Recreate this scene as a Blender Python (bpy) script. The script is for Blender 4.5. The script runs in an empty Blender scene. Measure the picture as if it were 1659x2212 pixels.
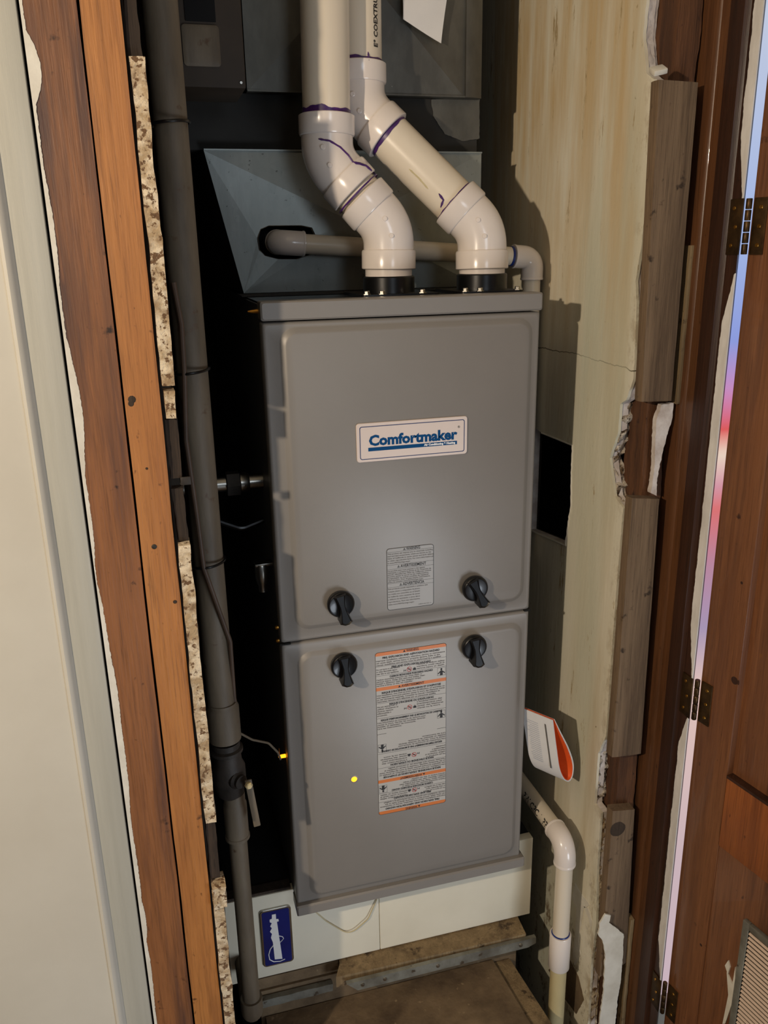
import bpy, bmesh, math, random
from mathutils import Vector, Matrix, noise, geometry
from mathutils.bvhtree import BVHTree
random.seed(7)
SC = bpy.context.scene
COL = SC.collection
Z0 = 0.45          # height of the furnace bottom over the floor; all builders below count z from the furnace bottom

# ---------------------------------------------------------------- camera, world, lights, exposure
W, H, FPX = 1659, 2212, 1794.5
CAM = Vector((-.130, -1.008, .946))
YAW, PITCH, ROLL = .268, .307, -.019
def cam_axes():
    cy, sy, cp, sp = math.cos(YAW), math.sin(YAW), math.cos(PITCH), math.sin(PITCH)
    f = Vector((sy*cp, cy*cp, -sp)); r = Vector((cy, -sy, 0)); u = r.cross(f)
    cr, sr = math.cos(ROLL), math.sin(ROLL)
    return r*cr+u*sr, -r*sr+u*cr, f
CR, CU, CF = cam_axes()
cd = bpy.data.cameras.new('camera'); cam = bpy.data.objects.new('camera', cd); COL.objects.link(cam)
cam.matrix_world = Matrix(((CR.x, CU.x, -CF.x, CAM.x), (CR.y, CU.y, -CF.y, CAM.y), (CR.z, CU.z, -CF.z, CAM.z+Z0), (0, 0, 0, 1)))
cd.sensor_fit = 'VERTICAL'; cd.sensor_height = 24; cd.lens = FPX/H*24
cd.clip_start = .01
SC.camera = cam
SC.view_settings.view_transform = 'Standard'; SC.view_settings.look = 'None'
SC.view_settings.gamma = 1; SC.view_settings.use_curve_mapping = False
SC.view_settings.exposure = -0.12
wd = bpy.data.worlds.new('world'); SC.world = wd; wd.use_nodes = True
wd.node_tree.nodes['Background'].inputs[0].default_value = (.55, .6, .7, 1)
wd.node_tree.nodes['Background'].inputs[1].default_value = .055
def lamp(name, kind, loc, target, energy, color, size):
    d = bpy.data.lights.new(name, kind); d.energy = energy; d.color = color
    if kind == 'AREA': d.shape = 'DISK'; d.size = size
    else: d.shadow_soft_size = size
    o = bpy.data.objects.new(name, d); COL.objects.link(o)
    o.location = (loc[0], loc[1], loc[2]+Z0)
    o.rotation_euler = (Vector(target)-Vector(loc)).to_track_quat('-Z', 'Y').to_euler()
lamp('warm_room_lamp', 'POINT', (-1.05, -1.1, 1.2), (0, 0, .7), 66, (1, .83, .63), .02)
lamp('cool_daylight', 'AREA', (.75, -1.5, -.10), (.15, 0, .45), 10.5, (.82, .90, 1), .6)
lamp('cool_upper_fill', 'AREA', (.25, -2.3, 1.25), (.1, .2, .9), 4.5, (.78, .88, 1), .5)  # unseen fill lamp added to lift the plenum and upper pipes

# ---------------------------------------------------------------- helpers
def at(px, py, ax, v):                      # pixel -> point on the plane axis=v (furnace coordinates)
    d = CF+CR*((px-W/2)/FPX)-CU*((py-H/2)/FPX)
    return CAM+d*((v-CAM[ax])/d[ax])
def s2l(c): return tuple(((x/255)/12.92 if x/255 <= .04045 else ((x/255+.055)/1.055)**2.4) for x in c)
class MB:
    def __init__(s): s.v = []; s.f = []
    def add(s, v, f):
        n = len(s.v); s.v += [tuple(p) for p in v]; s.f += [tuple(i+n for i in q) for q in f]; return s
    def xf(s, M): s.v = [tuple(M @ Vector(p)) for p in s.v]; return s
    def box(s, x0, x1, y0, y1, z0, z1, bev=0):
        if bev <= 0:
            return s.add([(x, y, z) for x in (x0, x1) for y in (y0, y1) for z in (z0, z1)],
                         [(0, 1, 3, 2), (4, 6, 7, 5), (0, 4, 5, 1), (2, 3, 7, 6), (0, 2, 6, 4), (1, 5, 7, 3)])
        bm = bmesh.new(); bmesh.ops.create_cube(bm, size=1)
        for v in bm.verts: v.co = Vector(((x0+x1)/2+v.co.x*(x1-x0), (y0+y1)/2+v.co.y*(y1-y0), (z0+z1)/2+v.co.z*(z1-z0)))
        bmesh.ops.bevel(bm, geom=bm.edges[:], offset=bev, segments=2, affect='EDGES', profile=.5)
        bm.verts.ensure_lookup_table()
        s.add([v.co for v in bm.verts], [[v.index for v in f.verts] for f in bm.faces]); bm.free(); return s
    def loops(s, L, cap0=True, cap1=True, closed=True):     # skin successive vertex loops
        n = len(L[0]); base = len(s.v)
        for l in L: s.v += [tuple(p) for p in l]
        for k in range(len(L)-1):
            for i in range(n if closed else n-1):
                j = (i+1) % n
                s.f.append((base+k*n+i, base+k*n+j, base+(k+1)*n+j, base+(k+1)*n+i))
        if cap0: s.f.append(tuple(base+i for i in range(n))[::-1])
        if cap1: s.f.append(tuple(base+(len(L)-1)*n+i for i in range(n)))
        return s
    def tube(s, pts, r, n=20, cap=True):
        pts = [Vector(p) for p in pts]; m = len(pts); rs = r if isinstance(r, (list, tuple)) else [r]*m
        T = [(pts[min(i+1, m-1)]-pts[max(i-1, 0)]).normalized() for i in range(m)]
        a = Vector((0, 0, 1)) if abs(T[0].z) < .9 else Vector((1, 0, 0))
        u = T[0].cross(a).normalized(); L = []
        for i in range(m):
            u = (u-T[i]*u.dot(T[i])).normalized(); w = T[i].cross(u)
            L.append([pts[i]+(u*math.cos(2*math.pi*k/n)+w*math.sin(2*math.pi*k/n))*rs[i] for k in range(n)])
        return s.loops(L, cap, cap)
    def lathe(s, o, d, prof, n=24):          # prof: (r, h) along direction d
        o = Vector(o); d = Vector(d).normalized(); a = Vector((0, 0, 1)) if abs(d.z) < .9 else Vector((1, 0, 0))
        u = d.cross(a).normalized(); w = d.cross(u)
        return s.loops([[o+d*h+(u*math.cos(2*math.pi*k/n)+w*math.sin(2*math.pi*k/n))*max(r, 1e-5) for k in range(n)] for r, h in prof])
    def prism(s, loops, axis, a0, a1):       # 2-D outline (with holes) extruded along an axis
        def P(q, a): return {0: (a, q[0], q[1]), 1: (q[0], a, q[1]), 2: (q[0], q[1], a)}[axis]
        flat = [q for l in loops for q in l]; n = len(flat)
        tris = geometry.tessellate_polygon([[Vector((q[0], q[1], 0)) for q in l] for l in loops])
        F = [tuple(t) for t in tris]+[tuple(i+n for i in reversed(t)) for t in tris]; k = 0
        for l in loops:
            m = len(l)
            for i in range(m): F.append((k+i, k+(i+1) % m, k+(i+1) % m+n, k+i+n))
            k += m
        return s.add([P(q, a0) for q in flat]+[P(q, a1) for q in flat], F)
    def mesh(s, name, smooth=.6):
        me = bpy.data.meshes.new(name); me.from_pydata(s.v, [], s.f)
        bm = bmesh.new(); bm.from_mesh(me); bmesh.ops.remove_doubles(bm, verts=bm.verts, dist=1e-6)
        bmesh.ops.recalc_face_normals(bm, faces=bm.faces); bm.to_mesh(me); bm.free()
        if smooth: me.polygons.foreach_set('use_smooth', [True]*len(me.polygons)); me.set_sharp_from_angle(angle=smooth)
        return me
BASE = {}
def props(o, label=None, cat=None, group=None, kind=None):
    if label: o['label'] = label
    if cat: o['category'] = cat
    if group: o['group'] = group
    if kind: o['kind'] = kind
    return o
def thing(name, base, label, cat, group=None, kind=None):
    o = bpy.data.objects.new(name, None); COL.objects.link(o); o.empty_display_size = .02
    BASE[o] = Vector(base); o.location = BASE[o]+Vector((0, 0, Z0))
    return props(o, label, cat, group, kind)
def obj(name, mb, m, parent=None, label=None, cat=None, group=None, kind=None, smooth=.6):
    me = mb.mesh(name, smooth) if isinstance(mb, MB) else mb
    if parent is not None: b = BASE[parent]
    else:
        xs = [v.co.x for v in me.vertices]; ys = [v.co.y for v in me.vertices]; zs = [v.co.z for v in me.vertices]
        b = Vector(((min(xs)+max(xs))/2, (min(ys)+max(ys))/2, min(zs)))
    me.transform(Matrix.Translation(-b)); me.materials.append(m)
    o = bpy.data.objects.new(name, me); COL.objects.link(o); BASE[o] = b
    if parent is not None: o.parent = parent
    else: o.location = b+Vector((0, 0, Z0))
    return props(o, label, cat, group, kind)
def rr(x0, x1, z0, z1, r, n=5):              # rounded rectangle outline
    out = []
    for cx, cz, a0 in ((x1-r, z1-r, 0), (x0+r, z1-r, 90), (x0+r, z0+r, 180), (x1-r, z0+r, 270)):
        for i in range(n+1):
            a = math.radians(a0+90*i/n); out.append((cx+r*math.cos(a), cz+r*math.sin(a)))
    return out
def arc_path(P, R, n=9):                     # polyline with rounded corners; returns points
    P = [Vector(p) for p in P]; out = [P[0]]
    for i in range(1, len(P)-1):
        a = (P[i-1]-P[i]).normalized(); b = (P[i+1]-P[i]).normalized()
        t = R*math.tan((math.pi-a.angle(b))/2)
        p0, p1 = P[i]+a*t, P[i]+b*t
        for k in range(n+1):
            s = k/n; out.append(p0*(1-s)**2+P[i]*2*s*(1-s)+p1*s*s)
    return out+[P[-1]]
def nz(p, sc, seed=0): return noise.noise(Vector(p)*sc+Vector((seed*7.3, seed*3.1, seed)))
def rough_strip(zs, xl, xr, y0, y1, amp=.0015, step=.006, cols=5, seed=1, sc=70, side=1.0):
    """upright slab between edge curves xl(z), xr(z), front y0, back y1, all faces broken up with real relief"""
    mb = MB(); n = max(2, int((zs[1]-zs[0])/step)); L = []
    for k in range(n+1):
        z = zs[0]+(zs[1]-zs[0])*k/n; a, b = xl(z), xr(z); loop = []
        for i in range(cols+1): loop.append(Vector((a+(b-a)*i/cols, y0, z)))
        for i in range(1, 3): loop.append(Vector((b, y0+(y1-y0)*i/2, z)))
        loop.append(Vector((a, y1, z))); loop.append(Vector((a, y0+(y1-y0)/2, z)))
        for q in loop:
            d = noise.noise_vector(q*sc+Vector((seed, seed*2, 0)))*amp+noise.noise_vector(q*sc*.3+Vector((seed, 5, 0)))*amp*1.5
            q += Vector((d.x*side, d.y, d.z*.6))
        L.append(loop)
    return mb.loops(L)
def curve(pts):                              # piecewise-linear x(z)
    pts = sorted(pts)
    def f(z):
        if z <= pts[0][0]: return pts[0][1]
        for (a, x), (b, y) in zip(pts, pts[1:]):
            if z <= b: return x+(y-x)*(z-a)/(b-a)
        return pts[-1][1]
    return f
def text_mb(body, size, x, z, y, align='CENTER', bold=0, rot=0, width=None, shear=0, spacing=1.0, depth=0):
    c = bpy.data.curves.new('lettering', 'FONT'); c.body = body; c.size = size; c.align_x = align; c.align_y = 'CENTER'
    c.offset = bold; c.resolution_u = 2; c.shear = shear; c.space_line = spacing; c.extrude = depth
    o = bpy.data.objects.new('lettering', c); me = bpy.data.meshes.new_from_object(o)
    bpy.data.objects.remove(o)
    V = [v.co.copy() for v in me.vertices]; F = [list(p.vertices) for p in me.polygons]; bpy.data.meshes.remove(me)
    if width and V:
        xs = [v.x for v in V]; k = width/(max(xs)-min(xs))
        for v in V: v.x *= k
    cr, sr = math.cos(rot), math.sin(rot)
    return MB().add([(x+v.x*cr-v.y*sr, y-v.z, z+v.x*sr+v.y*cr) for v in V], F)

# ---------------------------------------------------------------- materials
def mat(name, c1, c2=None, sc=8, stretch=(1, 1, 1), rough=.6, metal=0, bump=0, bsc=None, spots=None, ssc=30, sthr=.62, coat=0, detail=6, lo=.35, hi=.65, spec=.5, c3=None, c3sc=2.0, bstretch=None, extra=None, emit=None, c3r=(.5, .68)):
    m = bpy.data.materials.new(name); m.use_nodes = True; t = m.node_tree; N = t.nodes; L = t.links
    b = N['Principled BSDF']; b.inputs['Roughness'].default_value = rough; b.inputs['Metallic'].default_value = metal
    b.inputs['Coat Weight'].default_value = coat; b.inputs['Specular IOR Level'].default_value = spec
    c1 = s2l(c1); c2 = s2l(c2) if c2 else c1
    tc = N.new('ShaderNodeTexCoord')
    def mapped(st):
        mp = N.new('ShaderNodeMapping'); mp.inputs['Scale'].default_value = st; L.new(tc.outputs['Object'], mp.inputs['Vector']); return mp.outputs[0]
    def nse(scale, st, det=6, ro=.6):
        n = N.new('ShaderNodeTexNoise'); n.inputs['Scale'].default_value = scale; n.inputs['Detail'].default_value = det
        n.inputs['Roughness'].default_value = ro; L.new(mapped(st), n.inputs['Vector']); return n.outputs['Fac']
    def ramp(fac, a, bb, ca=(0, 0, 0), cb=(1, 1, 1)):
        r = N.new('ShaderNodeValToRGB'); r.color_ramp.elements[0].position = a; r.color_ramp.elements[1].position = bb
        r.color_ramp.elements[0].color = (*ca, 1); r.color_ramp.elements[1].color = (*cb, 1); L.new(fac, r.inputs[0]); return r.outputs[0]
    def mix(fac, a, bcol):
        x = N.new('ShaderNodeMix'); x.data_type = 'RGBA'; L.new(fac, x.inputs['Factor']); L.new(a, x.inputs['A'])
        if isinstance(bcol, tuple): x.inputs['B'].default_value = (*bcol, 1)
        else: L.new(bcol, x.inputs['B'])
        return x.outputs['Result']
    col = ramp(nse(sc, stretch, detail), lo, hi, c1, c2)
    if c3: col = mix(ramp(nse(c3sc, tuple(max(.25, q*.5) if q < 1 else q for q in stretch)), *c3r), col, s2l(c3))
    if spots: col = mix(ramp(nse(ssc, (1, 1, 1), 4), sthr, sthr+.06), col, s2l(spots))
    if extra: col = extra(N, L, tc, col, mix, ramp, nse)
    L.new(col, b.inputs['Base Color'])
    if bump:
        bp = N.new('ShaderNodeBump'); bp.inputs['Strength'].default_value = 1; bp.inputs['Distance'].default_value = bump
        L.new(nse(bsc or sc*4, bstretch or stretch, 8), bp.inputs['Height']); L.new(bp.outputs[0], b.inputs['Normal'])
    if emit: b.inputs['Emission Color'].default_value = (*s2l(emit[0]), 1); b.inputs['Emission Strength'].default_value = emit[1]
    return m
def crack(N, L, tc, col, mix, ramp, nse):    # a hairline plaster crack across the wall at one height, and greenish / brown drips
    sx = N.new('ShaderNodeSeparateXYZ'); L.new(tc.outputs['Object'], sx.inputs[0])
    n = nse(18, (1, 1, .2)); a = N.new('ShaderNodeMath'); a.operation = 'MULTIPLY_ADD'; a.inputs[1].default_value = .02; L.new(n, a.inputs[0]); L.new(sx.outputs['Z'], a.inputs[2])
    c = N.new('ShaderNodeMath'); c.operation = 'COMPARE'; c.inputs[1].default_value = 1.255; c.inputs[2].default_value = .0007; L.new(a.outputs[0], c.inputs[0])
    col = mix(ramp(c.outputs[0], .4, .6), col, s2l((95, 85, 62)))
    col = mix(ramp(nse(1.3, (1, 3, .5), 3), .47, .62), col, s2l((202, 203, 182)))
    def rng(sock, a, b):
        q = N.new('ShaderNodeMapRange'); q.inputs[1].default_value = a; q.inputs[2].default_value = b; L.new(sock, q.inputs[0]); return q.outputs[0]
    def mul(a, b):
        q = N.new('ShaderNodeMath'); q.operation = 'MULTIPLY'; L.new(a, q.inputs[0]); L.new(b, q.inputs[1]); return q.outputs[0]
    # soft warm drip streaks high on the wall, rusty grime along the broken edge and low down
    col = mix(mul(rng(sx.outputs['Z'], 1.1, 1.6), ramp(nse(6, (1, 3, .35), 4), .42, .62)), col, s2l((208, 184, 142)))
    col = mix(mul(rng(sx.outputs['Y'], -.345, -.395), ramp(nse(34, (1, 1, .7), 6, .7), .50, .60)), col, s2l((150, 124, 84)))
    col = mix(mul(rng(sx.outputs['Z'], .52, .25), ramp(nse(30, (1, 1, .6), 7, .75), .54, .64)), col, s2l((118, 98, 70)))
    return mix(ramp(nse(20, (1, 1.6, .25), 6, .8), .60, .66), col, s2l((170, 148, 106)))
M = {}
M['wall'] = mat('cream_plaster_paint', (234, 229, 212), (223, 214, 190), 5, (1, 2.4, .5), .75, bump=.0006, bsc=40, spots=(128, 108, 74), ssc=70, sthr=.70, c3=(192, 176, 142), c3sc=3, extra=crack)
M['plaster'] = mat('broken_plaster', (232, 214, 184), (184, 158, 122), 70, rough=.95, bump=.003, bsc=160, spots=(112, 84, 58), ssc=170, sthr=.54, lo=.4, hi=.6, c3=(150, 122, 90), c3sc=45)
M['plaster_w'] = mat('white_broken_plaster', (222, 214, 208), (186, 172, 162), 40, rough=.9, bump=.0012, bsc=90, spots=(120, 98, 80), ssc=70, sthr=.68)
M['plaster_rough'] = mat('crumbling_plaster', (216, 204, 186), (104, 82, 56), 90, rough=.95, bump=.003, bsc=140, spots=(60, 44, 28), ssc=130, sthr=.52)
M['white'] = mat('white_wall_paint', (206, 201, 188), (196, 190, 176), 3, rough=.55, bump=.0002, bsc=60)
M['casing'] = mat('brushed_white_gloss', (188, 185, 172), (176, 173, 160), 8, (6, 6, .4), .4, bump=.0003, bsc=30, bstretch=(8, 8, .5))
def wood(n, a, b, c, rough=.5, bump=.0005, spots=(40, 22, 12), sthr=.7, sc=10, coat=0, grain=.8, c3r=(.5, .68)):
    def ex_(N, L, tc, col, mix, ramp, nse):
        dk = tuple(q*.55 for q in s2l(b)); lt = tuple(min(1, q*1.25) for q in s2l(a))
        m1 = N.new('ShaderNodeMath'); m1.operation = 'MULTIPLY'; m1.inputs[1].default_value = grain
        L.new(ramp(nse(70, (6, 6, .18), 5, .7), .50, .72), m1.inputs[0]); col = mix(m1.outputs[0], col, dk)
        m2 = N.new('ShaderNodeMath'); m2.operation = 'MULTIPLY'; m2.inputs[1].default_value = .5
        L.new(ramp(nse(38, (5, 5, .3), 4, .6), .54, .75), m2.inputs[0]); col = mix(m2.outputs[0], col, lt)
        return mix(ramp(nse(150, (1, 1, .5), 3, .5), .70, .76), col, dk)
    return mat(n, a, b, sc, (5, 5, .28), rough, bump=bump, bsc=60, bstretch=(7, 7, .3), c3=c, c3sc=5.5, spots=spots, ssc=34, sthr=sthr-.03, coat=coat, c3r=c3r, lo=.3, hi=.7, extra=ex_)
M['stud_dark'] = wood('reddish_stained_stud', (150, 98, 58), (126, 80, 46), (78, 54, 46), c3r=(.44, .60))
M['stud_orange'] = wood('orange_pine_stud', (184, 124, 66), (160, 102, 52), (122, 78, 46), sthr=.72)
M['lath_dark'] = wood('old_dark_lath', (70, 56, 44), (44, 34, 27), (34, 26, 20), .9, .0012)
M['strip'] = wood('weathered_grey_wood', (130, 108, 84), (96, 76, 56), (82, 64, 48), .85, .0009, (52, 38, 26), .66)
M['stud_rough'] = wood('rough_brown_stud', (112, 72, 42), (70, 42, 24), (50, 30, 18), .85, .0014)
M['jamb'] = wood('varnished_brown_jamb', (108, 70, 43), (86, 55, 34), (60, 39, 26), .35, .0003, sthr=.8, coat=.2)
M['jamb_dark'] = wood('dark_brown_jamb', (66, 38, 24), (46, 27, 18), (36, 21, 15), .4, .0003, sthr=.8)  # darker brown tone for the outer jamb, panel moulding and door knots
M['door'] = wood('red_brown_door_wood', (132, 86, 54), (110, 68, 42), (82, 51, 33), .4, .0003, (44, 22, 12), .74, 8, .2)
M['door_rail'] = wood('lighter_door_rail', (164, 96, 46), (136, 74, 34), (110, 60, 28), .45, .0003, sthr=.75)
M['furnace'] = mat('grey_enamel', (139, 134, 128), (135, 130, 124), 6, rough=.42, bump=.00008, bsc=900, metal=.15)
M['furnace_side'] = mat('shaded_cabinet_grey', (96, 95, 94), (86, 85, 84), 6, rough=.5)  # cabinet grey made darker, so the unlit side's shade is in the colour
M['black'] = mat('black_plastic', (17, 17, 20), (12, 12, 14), 10, rough=.32, coat=.15)
M['rubber'] = mat('black_rubber', (16, 16, 17), (10, 10, 11), 10, rough=.3)
M['void'] = mat('void_shade_black', (12, 12, 12), (8, 8, 8), 10, rough=.95)  # near-black that paints shade into voids and recesses; also the black socket
M['pvc'] = mat('white_pvc', (232, 222, 214), (226, 215, 206), 5, rough=.22, coat=.2)
M['pvc_pipe'] = mat('cream_pvc_pipe', (228, 216, 196), (220, 207, 186), 6, (1, 1, .3), rough=.28, coat=.15)
M['pvc_old'] = mat('yellowed_pvc', (206, 192, 150), (184, 166, 120), 12, (1, 1, .4), rough=.4, spots=(120, 100, 66), ssc=60, sthr=.68)
M['primer'] = mat('purple_primer', (84, 44, 112), (60, 30, 92), 50, rough=.35)
M['blueglue'] = mat('blue_pipe_primer', (24, 52, 130), (20, 40, 100), 50, rough=.35)
def spangle(N, L, tc, col, mix, ramp, nse):
    v = N.new('ShaderNodeTexVoronoi'); v.inputs['Scale'].default_value = 110; L.new(tc.outputs['Object'], v.inputs['Vector'])
    return mix(ramp(v.outputs['Color'], .2, .9), col, s2l((150, 154, 150)))
M['galv'] = mat('galvanised_sheet', (138, 144, 140), (158, 162, 158), 30, (1, 1, .25), .45, .65, bump=.0002, bsc=70, spots=(82, 84, 80), ssc=120, sthr=.66, extra=spangle)
M['duct'] = mat('dusty_galvanised_duct', (118, 116, 108), (90, 88, 82), 14, (1, 1, .5), .5, .7, bump=.0003, bsc=60, spots=(180, 176, 160), ssc=160, sthr=.74)
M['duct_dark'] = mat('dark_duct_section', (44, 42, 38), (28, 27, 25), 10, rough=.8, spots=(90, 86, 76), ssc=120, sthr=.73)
M['steel'] = mat('bright_zinc', (186, 182, 172), (160, 156, 148), 20, rough=.3, metal=1)
M['brass'] = mat('brass_screw', (190, 140, 62), (150, 104, 40), 20, rough=.35, metal=1)
M['hinge'] = mat('aged_brass_hinge', (98, 74, 44), (60, 44, 28), 60, rough=.45, metal=.8)
M['pipe_old'] = mat('dull_painted_steel_pipe', (118, 106, 88), (84, 74, 60), 12, (2, 2, .4), .6, bump=.0004, bsc=60, spots=(86, 66, 48), ssc=40, sthr=.64)  # tone darkened overall to stand in for shade on the left pipe
M['iron'] = mat('black_iron_fitting', (58, 52, 46), (36, 32, 28), 30, rough=.6, metal=.3, bump=.0005)
M['cable'] = mat('brown_cable', (86, 66, 50), (66, 50, 38), 20, rough=.6)
M['base'] = mat('old_white_enamel', (238, 232, 212), (228, 221, 200), 5, rough=.4, spots=(150, 136, 110), ssc=22, sthr=.72)
M['board'] = wood('dusty_plywood', (150, 128, 94), (116, 96, 68), (92, 74, 52), .9, .001, (70, 54, 36), .62)
M['dirt'] = mat('dirty_brown_platform', (128, 108, 82), (84, 68, 50), 14, rough=.95, bump=.002, bsc=50, spots=(150, 130, 100), ssc=40, sthr=.66)
M['angle'] = mat('dull_galvanised_angle', (150, 150, 140), (108, 104, 94), 22, rough=.5, metal=.5, bump=.0005, spots=(84, 72, 58), ssc=50, sthr=.64)
M['paper'] = mat('white_paper', (226, 224, 222), (216, 214, 212), 9, rough=.7)
M['orange'] = mat('orange_paper', (236, 96, 32), (228, 84, 26), 9, rough=.6)
M['ink'] = mat('black_ink', (38, 36, 36), rough=.6)
M['ink_soft'] = mat('grey_ink', (96, 92, 88), rough=.6)
M['label'] = mat('label_film', (152, 149, 144), (147, 144, 139), 5, rough=.4)
M['label_w'] = mat('white_label', (184, 181, 175), (178, 175, 169), 5, rough=.4)
M['bar'] = mat('orange_print', (214, 122, 56), (206, 114, 50), 6, rough=.45)
M['plate'] = mat('nameplate_white', (224, 208, 198), (218, 202, 192), 6, rough=.35)
M['blue'] = mat('nameplate_blue', (0, 74, 128), (0, 70, 122), 6, rough=.7, spec=.2)
M['navy'] = mat('navy_print', (20, 36, 92), rough=.4)
M['white_ink'] = mat('white_ink', (240, 240, 238), rough=.4)
M['print'] = mat('pale_blue_print', (160, 166, 182), rough=.6)
M['red'] = mat('red_print', (170, 60, 52), rough=.5)
M['badge'] = mat('badge_blue', (22, 34, 110), (16, 26, 92), 10, rough=.3)
M['floor'] = mat('dusty_floor', (96, 80, 62), (66, 54, 42), 6, rough=.9, bump=.001)
M['ceil'] = mat('ceiling_paint', (190, 184, 170), rough=.9)
M['inside'] = mat('shaded_closet_wall', (58, 52, 44), (40, 36, 31), 5, rough=.95)  # dark colour carries the shade of the closet interior
M['box'] = mat('brown_painted_box', (58, 46, 32), (44, 35, 25), 8, rough=.7)
M['grille'] = mat('beige_vent_paint', (214, 190, 168), (200, 176, 156), 10, rough=.5)
M['spall'] = mat('fresh_white_compound', (224, 220, 208), (206, 200, 186), 30, rough=.85, bump=.0008, bsc=60)
M['edge_paint'] = mat('white_edge_paint', (240, 238, 236), (214, 210, 206), 40, (1, 1, .3), .6, bump=.0005, bsc=50)
M['amber'] = mat('amber_glow', (255, 170, 40), rough=.4, emit=((255, 150, 20), 3))  # emits for the sight port light and for the clamp's painted glint

# ---------------------------------------------------------------- setting: shell
S = 'structure'
obj('floor', MB().box(-2.6, 2.4, -3, 1.0, -.5, -.45), M['floor'], kind=S)
obj('ceiling', MB().box(-2.6, 2.4, -3, 1.0, 1.95, 2.0), M['ceil'], kind=S)
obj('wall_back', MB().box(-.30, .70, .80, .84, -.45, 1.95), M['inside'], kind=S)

# left: white wall, moulded casing, exposed studs, closet side wall
wl = thing('wall_left', (-.12, .3, -.45), 'white painted wall left of the closet opening', None, kind=S)
obj('wall_face', MB().box(-2.6, -.262, -.118, -.09, -.45, 1.95), M['white'], wl)
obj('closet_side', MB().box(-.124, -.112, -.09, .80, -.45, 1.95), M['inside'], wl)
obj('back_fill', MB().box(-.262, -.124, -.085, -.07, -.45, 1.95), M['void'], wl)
# ragged plaster edge of that wall, in separate broken lengths
def zpx(py, px=365, y=-.14): return at(px, py, 1, y).z
E1 = lambda z: -.1085+.0012*nz((0, 0, z), 40, 3)
E0 = lambda z: -.1215+.0008*nz((0, 0, z), 60, 5)
def plaster_piece(za, zb, seed, name='plaster_edge', m='plaster', e0=E0, e1=E1, y0=-.138, amp=.0007):
    obj(name, rough_strip((za, zb), e0, e1, y0, -.112, amp, .004, 5, seed, 90), M[m], wl, smooth=.9)
plaster_piece(zpx(835, 355), zpx(120, 285), 1)
plaster_piece(zpx(905, 365), zpx(846, 358), 2, e0=lambda z: -.1205, e1=lambda z: -.1100+.0016*nz((0, 0, z), 60, 8))
plaster_piece(zpx(1782, 445), zpx(1180, 400), 3)
plaster_piece(zpx(2290, 480), zpx(1935, 465), 4)
plaster_piece(zpx(1960, 470), zpx(1918, 470), 14, e0=lambda z: -.120, e1=lambda z: -.1035, y0=-.142, amp=.002)
for a, b, sd in ((zpx(116, 285), 1.5, 5), (zpx(1040, 380), zpx(912, 370), 6), (zpx(1176, 400), zpx(1062, 385), 7), (zpx(1915, 455), zpx(1788, 445), 8)):
    plaster_piece(a, b, sd, 'lath', 'lath_dark', y0=-.126, e1=lambda z: -.110, amp=.0008)
# casing and studs
cs = thing('trim_1', (-.24, -.13, -.45), 'white moulded casing board left of the studs', None, kind=S)
obj('casing_board', MB().box(-.262, -.2125, -.1305, -.112, -.45, 1.95, .001), M['casing'], cs)
mb = MB(); zz = (-.45, 1.95)
prof = [(-.300, -.119), (-.300, -.1345), (-.2545, -.1345), (-.2535, -.1370), (-.2505, -.1378), (-.2475, -.1365), (-.2450, -.1335), (-.2435, -.1308), (-.2425, -.1300), (-.2425, -.119)]
mb.prism([prof], 2, *zz); obj('moulding', mb, M['white'], cs)
obj('wall_skin', MB().box(-2.6, -.300, -.1343, -.119, -.45, 1.95), M['white'], cs)
st = obj('wall_stud', rough_strip((-.45, 1.6), lambda z: -.2095+.0003*nz((0, 0, z), 9), lambda z: -.1620+.0008*nz((0, 0, z), 7, 2), -.128, -.087, .0003, .02, 5, 11, 25), M['stud_dark'],
         None, 'reddish brown stained upright board with white paint along its left edge', 'wooden board')
st2 = obj('wall_stud', rough_strip((-.45, 1.6), lambda z: -.1596+.0008*nz((0, 0, z), 7, 2), lambda z: -.1245+.0006*nz((0, 0, z), 11, 4), -.132, -.087, .0003, .02, 5, 12, 25), M['stud_orange'],
          None, 'orange pine upright board between the red-brown board and the broken plaster edge', 'wooden board')
# ragged overspray paint along stud's left edge
def paint_lip(za, zb, wfun, parent, seed):
    z = za; Lp = []
    while z <= zb: Lp.append((wfun(z), z)); z += .0015
    outline = [(-.2098, za)]+Lp+[(-.2098, zb)]
    obj('paint_overlap', MB().prism([outline], 1, -.1287, -.1270), M['spall'], parent, 'white paint slopped over the board edge')
def wf(z):
    w = .0035+.003*max(0, nz((0, 0, z), 9, 1))*2
    for zc, hw, a in ((1.105, .03, .011), (.80, .07, .006), (.42, .10, .004), (.16, .03, .004), (-.05, .04, .006), (.62, .03, -.002)):
        if abs(z-zc) < hw: w += a*(1-((z-zc)/hw)**2)
    return -.2098+max(.0008, w*.75+.0005*nz((0, 0, z), 220, 2)+.0005*nz((0, 0, z), 600, 2))
paint_lip(-.3, 1.3, wf, st, 1)
for px, py in ((333, 1181),): # nail head
    p = at(px, py, 1, -.132); obj('nail_head', MB().lathe((p.x, -.1315, p.z), (0, -1, 0), [(.0028, 0), (.0028, .0006), (.0018, .0012)], 14), M['iron'], st2)
for px, py, r in ((285, 863, .004), (283, 872, .003), (317, 1012, .0014), (378, 1300, .0022)):
    p = at(px, py, 1, -.132); obj('knot', MB().lathe((p.x, -.1322, p.z), (0, -1, 0), [(r, 0), (r*.8, .0004), (0, .0003)], 10), M['lath_dark'], st2)

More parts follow.
